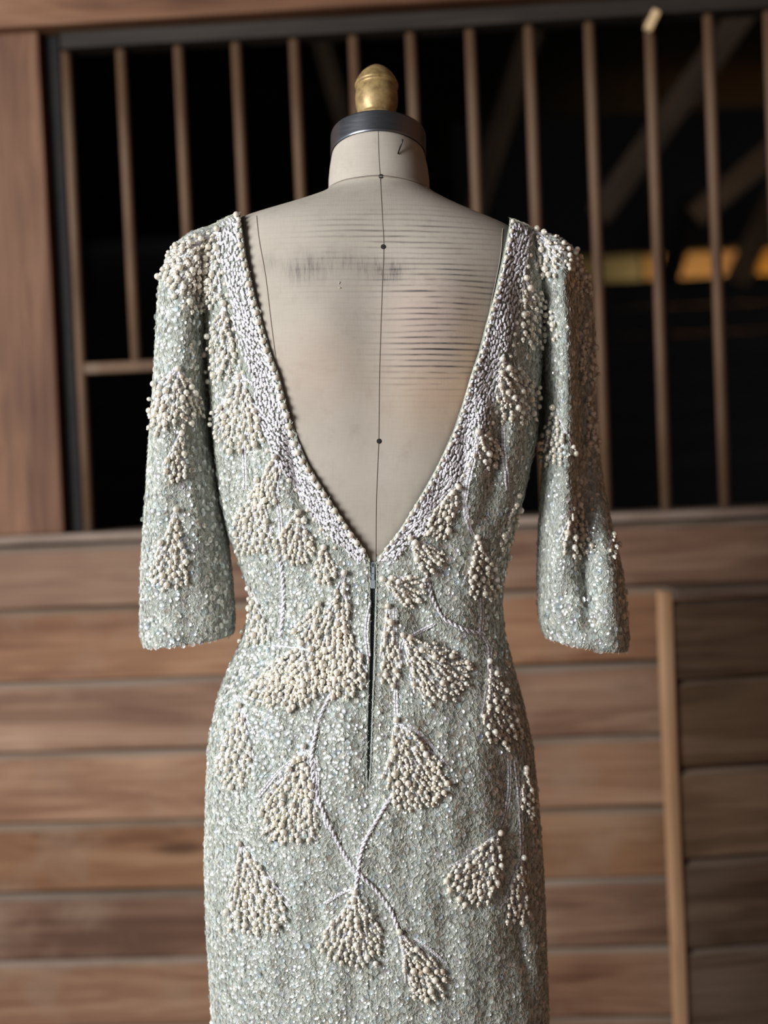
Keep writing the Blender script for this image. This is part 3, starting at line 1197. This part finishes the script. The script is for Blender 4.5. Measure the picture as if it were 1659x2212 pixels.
SR = np.array([
    (502, 1130, 524, 1190, .030, .045, 2.0, .000),
    (510, 1118, 536, 1220, .048, .055, 2.0, .000),
    (526, 1116, 556, 1244, .062, .065, 2.0, .000),
    (560, 1126, 590, 1272, .070, .070, 2.0, .000),
    (620, 1142, 650, 1286, .072, .074, 2.0, .000),
    (700, 1160, 710, 1291, .068, .074, 2.0, .000),
    (790, 1176, 800, 1294, .062, .070, 2.1, .000),
    (880, 1184, 880, 1291, .056, .066, 2.1, .000),
    (950, 1182, 950, 1299, .053, .062, 2.1, .000),
    (1050, 1175, 1050, 1312, .052, .060, 2.1, .000),
    (1150, 1168, 1150, 1326, .054, .058, 2.1, .000),
    (1250, 1165, 1240, 1340, .056, .056, 2.1, .000),
    (1335, 1168, 1345, 1350, .057, .055, 2.15, .000),
    (1374, 1178, 1402, 1353, .056, .054, 2.2, .000)], float)


def make_sleeve(tab):
    ny, nx = 150, 110
    y0, y1 = (tab[0, 0] + tab[0, 2]) / 2, (tab[-1, 0] + tab[-1, 2]) / 2
    _, r_ = rows_of(tab, ny, y0, y1, 1.15, 4)
    t = np.broadcast_to(np.linspace(0, 2 * math.pi, nx, endpoint=False), (ny, nx))
    P = section(r_, t)
    a, b = proj(f2w(P))
    isb = np.sin(t) > -.1
    c_ = crease(a, b, SCREASE)
    P[..., 1] += np.where(isb, c_, 0)
    P[..., 1] += np.where(isb, .0012 * np.sin(a / 14 + b / 90), 0)
    if tab is SR:
        rg = np.interp(b, [520, 700, 1000, 1200], [1205, 1218, 1222, 1240])
        P[..., 1] += .00075 * np.clip(a - rg, 0, 60) * np.clip((1240 - b) / 180, 0, 1) * np.clip((b - 520) / 80, 0, 1)
    # rolled hem: pull the last rows in
    for q in range(5):
        c0 = P[-1 - q].mean(0)
        P[-1 - q, :, :2] = c0[:2] + (P[-1 - q, :, :2] - c0[:2]) * (1 - .05 * (1 - q / 5) ** 2)
    cap = np.arange(nx)[None]
    me = npmesh('sleeve', P.reshape(-1, 3), [gridfaces(ny, nx, True), cap], True, [M_knit])
    o = link('sleeve', me, dress)
    m_ = o.modifiers.new('thickness', 'SOLIDIFY')
    m_.thickness = .0014
    return o


slL = make_sleeve(SL)
slR = make_sleeve(SR)
BD = bvh_of([body.data, slL.data, slR.data])
BB, BL, BR = bvh_of([body.data]), bvh_of([slL.data]), bvh_of([slR.data])

# underarm gussets joining body and sleeve
for qd in ([(1118, 800), (1205, 800), (1198, 940), (1138, 966)], [(424, 820), (486, 820), (480, 938), (430, 944)]):
    G = []
    for j in range(14):
        for i in range(12):
            s_, t_ = i / 11, j / 13
            x = (qd[0][0] * (1 - s_) + qd[1][0] * s_) * (1 - t_) + (qd[3][0] * (1 - s_) + qd[2][0] * s_) * t_
            y = (qd[0][1] * (1 - s_) + qd[1][1] * s_) * (1 - t_) + (qd[3][1] * (1 - s_) + qd[2][1] * s_) * t_
            dd_ = .012 + .012 * math.sin(s_ * math.pi)
            u_, v_ = fr(x, y, dd_)
            G.append((float(u_), dd_, float(v_)))
    gs = link('underarm_gusset', npmesh('underarm_gusset', np.array(G), gridfaces(14, 12, False), True, [M_knit]), dress)
    m_ = gs.modifiers.new('thickness', 'SOLIDIFY')
    m_.thickness = .0014

# ------------------------------------------------ sequins and thread fuzz


def sample(me, dens, ymax=2850):
    n = len(me.vertices)
    V = np.empty(n * 3)
    me.vertices.foreach_get('co', V)
    V = V.reshape(-1, 3)
    F = np.array([p_.vertices[:] for p_ in me.polygons if len(p_.vertices) == 4])
    A, B, C, D = (V[F[:, i]] for i in range(4))
    nn = np.cross(C - A, D - B)
    ar = np.linalg.norm(nn, axis=1) / 2
    nn /= (2 * ar[:, None] + 1e-12)
    ctr = (A + B + C + D) / 4
    # outward: away from the section centre, approximated by the sign towards the mean per height
    W = f2w(ctr)
    ppx, ppy = proj(W)
    vis = (ppy < ymax)
    cid = np.random.default_rng(1)
    num = dens * ar * vis
    cnt = np.floor(num + rng.random(len(num))).astype(int)
    idx = np.repeat(np.arange(len(F)), cnt)
    s, t = rng.random(len(idx))[:, None], rng.random(len(idx))[:, None]
    Pp = (A[idx] * (1 - s) + B[idx] * s) * (1 - t) + (D[idx] * (1 - s) + C[idx] * s) * t
    return Pp, nn[idx]


def outward(Pp, Nn, kind):
    # section centre line in the form frame
    if kind == 'body':
        cx_ = float(fr(812, 1200)[0])
        c0 = np.stack([np.full(len(Pp), cx_), np.zeros(len(Pp))], 1)
    elif kind == 'L':
        zz = Pp[:, 2]
        z1, z2 = fr(430, 540)[1], fr(408, 1380)[1]
        f = np.clip((z1 - zz) / (z1 - z2), 0, 1)
        c0 = np.stack([fr(430, 540)[0] * (1 - f) + fr(408, 1380)[0] * f, np.zeros(len(Pp))], 1)
    else:
        zz = Pp[:, 2]
        z1, z2 = fr(1200, 560)[1], fr(1262, 1390)[1]
        f = np.clip((z1 - zz) / (z1 - z2), 0, 1)
        c0 = np.stack([fr(1200, 560)[0] * (1 - f) + fr(1262, 1390)[0] * f, np.zeros(len(Pp))], 1)
    d = Pp[:, :2] - c0
    sg = np.sign((d * Nn[:, :2]).sum(1))
    sg[sg == 0] = 1
    return Nn * sg[:, None]


def thin(P_, cell):
    key = np.floor(P_ / cell).astype(np.int64)
    h = key[:, 0] * 73856093 ^ key[:, 1] * 19349663 ^ key[:, 2] * 83492791
    _, i = np.unique(h, return_index=True)
    return i


def band_mask(Pp):
    """true where the bugle-bead band runs"""
    a, b = proj(f2w(Pp))
    m = (a - xL(b) > -72) & (a - xL(b) < 0) & (b < 1205)
    m |= (a - xR(b) < 66) & (a - xR(b) > 0) & (b < 1205)
    return m & (Pp[:, 1] < 0)


SEQR = 6.0 * PXM
for nm, o, kd in (('sequins', body, 'body'), ('sequins', slL, 'L'), ('sequins', slR, 'R')):
    Pp, Nn = sample(o.data, 160000)
    Nn = outward(Pp, Nn, kd)
    keep = (Nn[:, 1] < .45)
    if kd == 'body':
        keep &= ~band_mask(Pp)
    Pp, Nn = Pp[keep], Nn[keep]
    if kd == 'body':
        a, b = proj(f2w(Pp))
        z_ = (np.abs(a - np.interp(b, ZIP[:, 1], ZIP[:, 0])) < 12) & (b > 1205) & (b < 1700)
        Pp, Nn = Pp[~z_], Nn[~z_]
    i = thin(Pp, .0046)
    Pp, Nn = Pp[i], Nn[i]
    tilt = Nn + rng.normal(size=Nn.shape) * .21
    sc = SEQR * rng.uniform(.72, 1.08, len(Pp))
    M_ = basis(tilt) * sc[:, None, None]
    L_ = Pp + Nn * (.0010 + rng.random((len(Pp), 1)) * .0012)
    V, F = scatter(SEQ, M_, L_)
    link('sequins', npmesh('sequins', V, F, True, [M_seq]), o, 'stuff')
    # larger bright sequins gathered in patches
    Pp, Nn = sample(o.data, 60000)
    Nn = outward(Pp, Nn, kd)
    a, b = proj(f2w(Pp))
    dens_ = np.zeros(len(Pp))
    for cx_, cy_, rx, ry, am in ((640, 1560, 150, 110, .8), (560, 1460, 90, 60, .9), (900, 1640, 120, 110, .35), (1000, 1600, 90, 70, .3), (960, 1190, 60, 60, .7), (1010, 1170, 40, 50, .6), (400, 640, 60, 60, .7),
                                 (380, 1320, 80, 100, .9), (400, 1120, 70, 90, .6), (1240, 1360, 90, 60, .5), (1225, 650, 12, 60, .8), (1225, 860, 14, 40, .6), (700, 1290, 60, 60, .4), (760, 1700, 120, 60, .35),
                                 (500, 1480, 40, 60, .8), (780, 1560, 60, 90, .5), (420, 760, 40, 60, .4), (640, 1350, 70, 40, .7)):
        dens_ += am * np.exp(-((a - cx_) / rx) ** 2 - ((b - cy_) / ry) ** 2)
    dens_ += .05
    kp = (Nn[:, 1] < .2) & (rng.random(len(Pp)) < dens_ * .42)
    if kd == 'body':
        kp &= ~band_mask(Pp) & ~((np.abs(a - np.interp(b, ZIP[:, 1], ZIP[:, 0])) < 12) & (b > 1205) & (b < 1700))
    Pp, Nn = Pp[kp], Nn[kp]
    i = thin(Pp, .0052)
    Pp, Nn = Pp[i], Nn[i]
    M_ = basis(Nn + rng.normal(size=Nn.shape) * .24) * (6.3 * PXM * rng.uniform(.85, 1.1, len(Pp)))[:, None, None]
    V, F = scatter(SEQ, M_, Pp + Nn * (.0022 + rng.random((len(Pp), 1)) * .001))
    link('bright_sequins', npmesh('bright_sequins', V, F, True, [M_seq2]), o, 'stuff')
    # thread
    Pp, Nn = sample(o.data, 115000)
    Nn = outward(Pp, Nn, kd)
    keep = (Nn[:, 1] < .3)
    Pp, Nn = Pp[keep], Nn[keep]
    dr = np.stack([rng.normal(size=len(Pp)) * .6, rng.normal(size=len(Pp)) * .3, np.ones(len(Pp))], 1)
    M_ = basis(Nn + rng.normal(size=Nn.shape) * .2, dr) * (rng.uniform(5, 12, len(Pp)) * PXM)[:, None, None]
    V, F = scatter(THR, M_, Pp + Nn * (.0008 + rng.random((len(Pp), 1)) * .0016))
    link('thread_loops', npmesh('thread_loops', V, F, True, [M_fuzz]), o, 'stuff')

# ------------------------------------------------ bead placement helpers
pearl_me = npmesh('pearl', ICO3[0] * .001, ICO3[1], True, [M_pearl])     # 1 mm radius


def chain(pts, pitch=9.5, rad=2.7, lift=1.4, wob=.6, T=None):
    """string of bugle beads along a pixel polyline"""
    q = polyres(pts, pitch)
    H = [hit(T or BD, x + random.uniform(-wob, wob), y + random.uniform(-wob, wob)) for x, y in q]
    Ls, Ms = [], []
    for (a, na), (b, nb) in zip(H[:-1], H[1:]):
        d = b - a
        ln = np.linalg.norm(d)
        if ln > pitch * PXM * 3.5 or ln < 1e-5:
            continue
        n = (na + nb) / 2
        B = basis(np.array([d]), np.array([n]))[0]
        r = rad * PXM * random.uniform(.9, 1.1)
        Ls.append((a + b) / 2 + n * (lift * PXM + r * .6))
        Ms.append(B * np.array([r, r, min(ln, pitch * PXM * 1.6) * .93]))
    return Ls, Ms


def rope(pts, rad=2.8, tw=26, amp=2.7, pitch=7.0):
    """two chains twisted round each other"""
    q = polyres(pts, pitch)
    tg = np.gradient(q, axis=0)
    nr = np.stack([-tg[:, 1], tg[:, 0]], 1)
    nr /= np.linalg.norm(nr, axis=1, keepdims=True) + 1e-9
    s = np.arange(len(q)) * pitch
    Ls, Ms = [], []
    for ph in (0, math.pi):
        off = np.sin(s / tw * 2 * math.pi + ph) * amp
        up = np.cos(s / tw * 2 * math.pi + ph) * amp
        H = [(hit(BD, *(p_ + n_ * o_))) for p_, n_, o_ in zip(q, nr, off)]
        pts3 = [h + n * (rad + 1.5 + u) * PXM for (h, n), u in zip(H, up)]
        for i in range(len(pts3) - 1):
            a, b = pts3[i], pts3[i + 1]
            d = b - a
            ln = np.linalg.norm(d)
            if ln > pitch * PXM * 4:
                continue
            B = basis(np.array([d]), np.array([H[i][1]]))[0]
            Ls.append((a + b) / 2)
            Ms.append(B * np.array([rad * PXM, rad * PXM, ln * 1.02]))
    return Ls, Ms


BIG = []         # (parent, location, radius) of pearls that become objects


def spray(ax_, ay_, ang, L, half, rmax=7.0, dens=1.0, outline=True, n_big=8):
    """fan of bead strands tipped with pearls; ang in degrees from straight down, positive to the right"""
    A = R(ang)
    half *= 1.18
    T = BD
    if (ax_ < 400 and ay_ < 1300):
        T = BL
    elif ax_ > 1200 and ay_ < 1300:
        T = BR
    elif ay_ > 640:
        T = BB
    ux, uy = math.sin(A), math.cos(A)
    vx, vy = uy, -ux
    pts = []
    area_ = L * L * R(half) * .85
    target = int(area_ / 150 * dens) + 8
    tries = 0
    while len(pts) < target and tries < target * 40:
        tries += 1
        t = math.sqrt(random.uniform(.01, 1))
        h = R(half) * (1 - .25 * max(0, t - .7) / .3) * random.uniform(.85, 1.15)
        a = random.uniform(-1, 1)
        rr = L * t * (1 - .10 * a * a) * random.uniform(.9, 1.07)
        x = ax_ + rr * (ux * math.cos(a * h) + vx * math.sin(a * h))
        y = ay_ + rr * (uy * math.cos(a * h) + vy * math.sin(a * h))
        r = random.choice([3.4, 3.8, 4.4, 5.0, 5.6, 6.2, rmax])
        if t > .8:
            r = max(r, 4.8)
        if all((x - p[0]) ** 2 + (y - p[1]) ** 2 > ((r + p[2]) * .98) ** 2 for p in pts):
            pts.append((x, y, r, t))
    pts.append((ax_, ay_, rmax * .95, 0))
    order = sorted(range(len(pts)), key=lambda i: -pts[i][2])
    big = set(order[:n_big]) | {len(pts) - 1}
    sm_L, sm_M, bu_L, bu_M, tip_L, tip_M = [], [], [], [], [], []
    bigs = []
    for i, (x, y, r, t) in enumerate(pts):
        h, n = hit(T, x, y)
        r *= random.uniform(.92, 1.05)
        loc = h + n * (r * .85 + random.uniform(3, 8)) * PXM
        if i in big:
            bigs.append((loc, r))
        else:
            sm_L.append(loc)
            sm_M.append(np.eye(3) * r * PXM)
        if t == 0:
            continue
        # strand back towards the apex
        dx, dy = ax_ - x, ay_ - y
        dd = math.hypot(dx, dy)
        dx, dy = dx / dd, dy / dd
        nb = min(random.choice([1, 2, 3, 3]), int(dd / 9))
        sl = random.uniform(-.15, .15)
        dx2, dy2 = dx - dy * sl, dy + dx * sl
        lift0 = 2.2
        prev, pn = hit(T, x + dx2 * r * .6, y + dy2 * r * .6)
        prev = prev + pn * (lift0 + 2) * PXM
        for j in range(1, nb + 1):
            c_, cn = hit(T, x + dx2 * (r + j * 9.0), y + dy2 * (r + j * 9.0))
            c_ = c_ + cn * (lift0 + random.uniform(-.6, 1.6)) * PXM
            d = c_ - prev
            ln = np.linalg.norm(d)
            if ln < 30 * PXM and ln > 1e-5:
                B = basis(np.array([d]), np.array([cn]))[0]
                bu_L.append((c_ + prev) / 2)
                bu_M.append(B * np.array([2.25 * PXM, 2.25 * PXM, ln * .9]))
            prev = c_
        # tip bead
        w3, wn = hit(T, x - dx * (r + 2), y - dy * (r + 2))
        td = (w3 - h) / (np.linalg.norm(w3 - h) + 1e-9)
        if np.linalg.norm(w3 - h) < 30 * PXM:
            tip_L.append(loc + (td * (r + 1.6) * .82 + n * r * .35) * PXM)
            tip_M.append(np.eye(3) * 2.5 * PXM)
    # filler seed beads between
    for _ in range(int(target * .8)):
        t = math.sqrt(random.uniform(.02, 1))
        a = random.uniform(-1, 1)
        rr = L * t * .97
        x = ax_ + rr * (ux * math.cos(a * R(half)) + vx * math.sin(a * R(half)))
        y = ay_ + rr * (uy * math.cos(a * R(half)) + vy * math.sin(a * R(half)))
        h, n = hit(T, x, y)
        tip_L.append(h + n * random.uniform(2, 4.5) * PXM)
        tip_M.append(np.eye(3) * random.uniform(2.0, 2.9) * PXM)
    if outline:
        for sg in (-1, 1):
            a = sg * R(half) * 1.08
            e = L * random.uniform(.62, .88)
            pl = []
            for t in (.02, .35, .7, 1.0):
                aa_ = a * (.75 + .25 * t)
                pl.append((ax_ + e * t * (ux * math.cos(aa_) + vx * math.sin(aa_)), ay_ + e * t * (uy * math.cos(aa_) + vy * math.sin(aa_))))
            l1, m1 = chain(pl, 8.5, 2.6, T=T)
            bu_L += l1
            bu_M += m1
    parts = []
    for T_, Lx, Mx, mi in ((ICO2, sm_L, sm_M, 0), (ICO1, tip_L, tip_M, 0), (BUG, bu_L, bu_M, 1)):
        if Lx:
            V, F = scatter(T_, np.array(Mx), np.array(Lx))
            parts.append((V, F, mi))
    V, F, mi = merge(parts)
    o = link('pearl_spray', None, dress)
    link('bead_fringe', npmesh('bead_fringe', V, F, True, [M_pearl, M_bugle], mi), o, 'stuff')
    for loc, r in bigs:
        BIG.append((o, loc, r))
    return o


SPR = [
    # left sleeve and shoulder
    (478, 500, -38, 150, 30), (430, 520, -42, 110, 22), (452, 548, -14, 125, 26), (487, 655, -8, 165, 14), (385, 792, -8, 128, 32), (352, 850, -10, 85, 18), (388, 935, -8, 100, 15), (378, 1100, -4, 165, 15),
    # left bodice
    (522, 815, -4, 150, 26), (598, 985, -14, 110, 15), (560, 1035, -6, 160, 17), (640, 1105, -2, 108, 26), (700, 1182, 2, 75, 22), (742, 1235, -8, 250, 12),
    (740, 1335, 0, 165, 20), (655, 1390, -22, 145, 26), (545, 1268, -2, 130, 20), (705, 1405, -34, 120, 22), (612, 1432, -30, 100, 20), (690, 1300, -18, 90, 20),
    # left hip and skirt
    (525, 1525, -6, 165, 15), (660, 1612, -12, 205, 20), (522, 1820, 14, 195, 21), (769, 1925, -4, 158, 27), (862, 2010, 28, 160, 17),
    # centre and right
    (857, 1555, 18, 190, 24), (1073, 1798, -28, 160, 21), (1122, 1850, -6, 140, 12), (1053, 1430, 10, 180, 14), (868, 1372, 42, 170, 24), (828, 1250, 66, 90, 26), (838, 1308, 2, 170, 9),
    (885, 1160, 40, 88, 22), (1025, 1158, 8, 132, 18), (1112, 1068, -8, 130, 12), (985, 1050, -24, 115, 17), (1032, 932, 28, 80, 28), (1080, 775, 24, 140, 25), (1130, 602, 18, 150, 21),
    (1160, 505, 38, 100, 32), (1205, 880, -2, 118, 18), (1240, 1068, 4, 135, 17), (1318, 1158, 14, 50, 22), (1128, 1660, 6, 100, 11), (1238, 545, 14, 95, 16), (1255, 700, 8, 120, 12), (1265, 860, 8, 110, 11),
    (1172, 1030, 10, 60, 10),
]
SPR = SPR[:-1]
for s_ in SPR:
    spray(*s_)
for o, loc, r in BIG:
    link('pearl', pearl_me, o, loc=tuple(loc), scale=(r * PXM / .001,) * 3)

# ------------------------------------------------ V neckline: lining edge, edging pearls, bugle band
for side, ln_, sg in (('l', VL, -1), ('r', VR, 1)):
    q = polyres(ln_, 5)
    pl = []
    for x, y in q:
        h, n = hit(BD, x + sg * 2.5, y)
        pl.append(h + n * .0006)
    pl = np.array(pl)
    bad = np.concatenate([[False], np.linalg.norm(np.diff(pl, axis=0), axis=1) > .02])
    pl = pl[~bad]
    V, F = tube(pl, 1.7 * PXM, 6)
    link('lining_edge', npmesh('lining_edge', V, F, True, [M_pipe]), dress)
    # pearls along the very edge
    q = polyres(ln_, 21.0 if sg < 0 else 19.0)
    for i, (x, y) in enumerate(q):
        if y > 1203:
            continue
        off = 5.5 if sg < 0 else 4.0
        h, n = hit(BD, x + sg * off, y)
        r = random.uniform(6.1, 6.8) if sg < 0 else random.uniform(4.6, 5.4)
        link('edging_pearl', pearl_me, dress, loc=tuple(h + n * (r * .8 + 1.8) * PXM), scale=(r * PXM / .001,) * 3)
    # extra closely set pearls at the shoulder
    if sg < 0:
        for x, y in ((517, 478), (524, 474), (518, 487)):
            h, n = hit(BD, x, y)
            link('edging_pearl', pearl_me, dress, loc=tuple(h + n * 4.5 * PXM), scale=(5.3 * PXM / .001,) * 3)
    # pearls along the outer edge of the band
    q = polyres(ln_, 25.0)
    for i, (x, y) in enumerate(q):
        if y > 1195 or y < 535:
            continue
        wob = 5 * math.sin(y / 60)
        h, n = hit(BD, x + sg * (np.interp(y, [500, 700, 1000, 1200], [52, 66, 76, 58]) + wob), y - 4)
        r = random.uniform(4.3, 5.6)
        link('edging_pearl', pearl_me, dress, loc=tuple(h + n * r * .8 * PXM), scale=(r * PXM / .001,) * 3)
    # the bugle band
    Ls, Ms = [], []
    q = polyres(ln_, 8.6)
    tg = np.gradient(q, axis=0)
    tg /= np.linalg.norm(tg, axis=1, keepdims=True)
    for (x, y), (tx, ty) in zip(q, tg):
        if y > 1212:
            continue
        wd = float(np.interp(y, [470, 600, 700, 1000, 1150, 1210], [48, 52, 58, 68, 58, 36]))
        k_ = 9.0 if sg < 0 else 7.0
        while k_ < wd:
            jx, jy = random.uniform(-2, 2), random.uniform(-4, 4)
            X_, Y_ = x + sg * k_ + jx, y + jy
            if sg < 0 and Y_ < 472 or sg > 0 and Y_ < 486:
                k_ += 5
                continue
            a_ = math.atan2(ty, tx) + random.gauss(0, .22) + .25 * math.sin(y / 45 + k_ / 20)
            hl = random.uniform(3.8, 5.0)
            a, na = hit(BD, X_ - math.cos(a_) * hl, Y_ - math.sin(a_) * hl)
            b, nb = hit(BD, X_ + math.cos(a_) * hl, Y_ + math.sin(a_) * hl)
            d = b - a
            L3 = np.linalg.norm(d)
            if L3 < 25 * PXM:
                n = na + nb
                n /= np.linalg.norm(n)
                B = basis(np.array([d + n * L3 * random.uniform(-.08, .08)]), np.array([n]))[0]
                r = random.uniform(2.6, 3.0) * PXM
                Ls.append((a + b) / 2 + n * (r + random.uniform(.2, 2.0) * PXM))
                Ms.append(B * np.array([r, r, L3]))
            k_ += random.uniform(5.5, 6.4)
    V, F = scatter(BUG, np.array(Ms), np.array(Ls))
    link('bugle_bead_band', npmesh('bugle_bead_band', V, F, True, [M_bugle]), dress, 'stuff')

# ------------------------------------------------ corded stems
ROPES = [
    [(605, 1190), (612, 1240), (615, 1300), (607, 1378)],
    [(920, 1230), (930, 1290), (958, 1335), (1000, 1362), (1045, 1372)],
    [(735, 1468), (700, 1530), (683, 1580), (675, 1650), (690, 1730), (730, 1820), (775, 1885), (815, 1925), (845, 1965), (862, 2012)],
    [(848, 1712), (815, 1770), (786, 1820), (775, 1870), (770, 1925)],
]
CHAINS = [
    [(1035, 1290), (1036, 1330), (1033, 1375)], [(855, 1555), (853, 1500), (858, 1440), (866, 1380)], [(846, 1480), (852, 1400), (850, 1310)], [(664, 1618), (682, 1660), (686, 1720), (704, 1780)],
    [(650, 1625), (600, 1668), (555, 1722)], [(540, 1840), (580, 1900), (628, 1962)], [(1094, 1620), (1096, 1700), (1086, 1760), (1075, 1795)], [(1108, 1640), (1118, 1740), (1122, 1848)],
    [(526, 955), (529, 1010), (530, 1060)], [(1040, 1375), (1052, 1400), (1053, 1430)], [(1012, 985), (1000, 1070), (1012, 1150)], [(1022, 990), (1006, 1060), (1002, 1110), (1020, 1160)],
    [(1085, 905), (1088, 980), (1092, 1060)], [(606, 1000), (596, 1060), (604, 1110), (606, 1180)], [(730, 1235), (745, 1275), (752, 1300)], [(700, 1950), (740, 1925), (765, 1920)],
    [(590, 1395), (620, 1398), (668, 1404)], [(885, 1375), (925, 1352), (938, 1345)], [(880, 1565), (925, 1605), (970, 1665)], [(895, 2025), (930, 2052), (965, 2085)],
    [(985, 1870), (1020, 1840), (1060, 1812)], [(680, 1640), (682, 1700), (706, 1790)], [(800, 1300), (790, 1360), (797, 1440)], [(512, 1500), (530, 1550), (552, 1590)],
    [(500, 820), (520, 812), (560, 840)], [(1090, 800), (1120, 820), (1150, 850)], [(1222, 1085), (1245, 1068)], [(1210, 1120), (1235, 1096)],
]
for r_ in ROPES:
    Ls, Ms = rope(r_)
    V, F = scatter(BUG, np.array(Ms), np.array(Ls))
    link('corded_stem', npmesh('corded_stem', V, F, True, [M_bugle]), dress, label='twisted white bead cord')
for c_ in CHAINS:
    Ls, Ms = chain(c_, 8.5, 2.7)
    l2, m2 = chain([(x + 5, y + 1) for x, y in c_], 8.5, 2.5)
    if Ls:
        V, F = scatter(BUG, np.array(Ms + m2), np.array(Ls + l2))
        link('bead_strand', npmesh('bead_strand', V, F, True, [M_bugle]), dress, 'stuff')

# ------------------------------------------------ zipper
zp = polyres([(806, 1218), (806, 1280), (804, 1400), (801, 1500), (798, 1600), (796, 1688)], 8)
base_ = []
for x, y in zp:
    a, na = hit(BD, x - 14, y)
    b, nb = hit(BD, x + 14, y)
    base_.append((a + b) / 2 + (na + nb) / 2 * -.0022)
base_ = np.array(base_)
hw = .0055
V = np.concatenate([base_ + [-hw, 0, 0], base_ + [hw, 0, 0], base_ + [-hw, .0008, 0], base_ + [hw, .0008, 0]])
m = len(base_)
F = []
for i in range(m - 1):
    for a, b in ((0, 1), (1, 3), (3, 2), (2, 0)):
        F.append((a * m + i, b * m + i, b * m + i + 1, a * m + i + 1))
zt_ = link('zipper', npmesh('zipper', V, np.array(F), False, [M_tape]), dress, label='dark teal-grey back zipper')
# coil teeth
zq = polyres([(806, 1262), (806, 1290), (804, 1400), (801, 1500), (798, 1600), (796, 1686)], 3.1)
Ls, Ms = [], []
for i, (x, y) in enumerate(zq):
    f = np.interp(y, zp[:, 1], np.arange(m))
    j = min(int(f), m - 2)
    c_ = base_[j] * (1 - (f - j)) + base_[j + 1] * (f - j)
    Ls.append(c_ + [(.0006 if i % 2 else -.0006), -.0006, 0])
    Ms.append(np.diag([.0017, .0008, 1.15 * PXM]))
V, F = scatter(ICO1, np.array(Ms), np.array(Ls))
link('teeth', npmesh('teeth', V, F, True, [M_teeth]), zt_, 'stuff')
# slider with its pull
c_ = base_[5]
sld = bmesh.new()


def bbox(bm, c, s, bev=.0004):
    r_ = bmesh.ops.create_cube(bm, size=1)
    for v in r_['verts']:
        v.co = Vector(c) + Vector((v.co.x * s[0], v.co.y * s[1], v.co.z * s[2]))
    return r_


def at(px_, py_, lift):
    h, n = hit(BD, px_ - 14, py_)
    h2, n2 = hit(BD, px_ + 14, py_)
    return (h + h2) / 2 + (n + n2) / 2 * lift


p1 = at(806, 1262, .0000)
bbox(sld, p1, (8.6 * PXM, .0045, 17 * PXM))
p2 = at(806, 1246, .0012)
bbox(sld, p2, (6 * PXM, .0030, 12 * PXM))
p3 = at(806, 1228, .0016)
bbox(sld, p3 + np.array([-2.2 * PXM, 0, 0]), (1.7 * PXM, .0010, 26 * PXM))
bbox(sld, p3 + np.array([2.2 * PXM, 0, 0]), (1.7 * PXM, .0010, 26 * PXM))
bbox(sld, p3 + np.array([0, 0, 12 * PXM]), (6 * PXM, .0010, 2 * PXM))
bbox(sld, p3 + np.array([0, 0, -3 * PXM]), (5 * PXM, .0009, 13 * PXM))
bmesh.ops.bevel(sld, geom=list(sld.edges), offset=.00025, segments=1, affect='EDGES')
me = bpy.data.meshes.new('slider')
sld.to_mesh(me)
sld.free()
me.materials.append(M_slide)
link('slider', me, zt_, label='pale metal zip slider')
# welts beside the zip
for sg in (-1, 1):
    pl = []
    for x, y in polyres([(806, 1216), (806, 1280), (804, 1400), (801, 1500), (798, 1600), (796, 1692)], 7):
        h, n = hit(BD, x + sg * (gapw(y) + 2.5), y)
        pl.append(h + n * .0008)
    V, F = tube(np.array(pl), 2.0 * PXM, 6)
    link('zip_welt', npmesh('zip_welt', V, F, True, [M_knit]), dress)
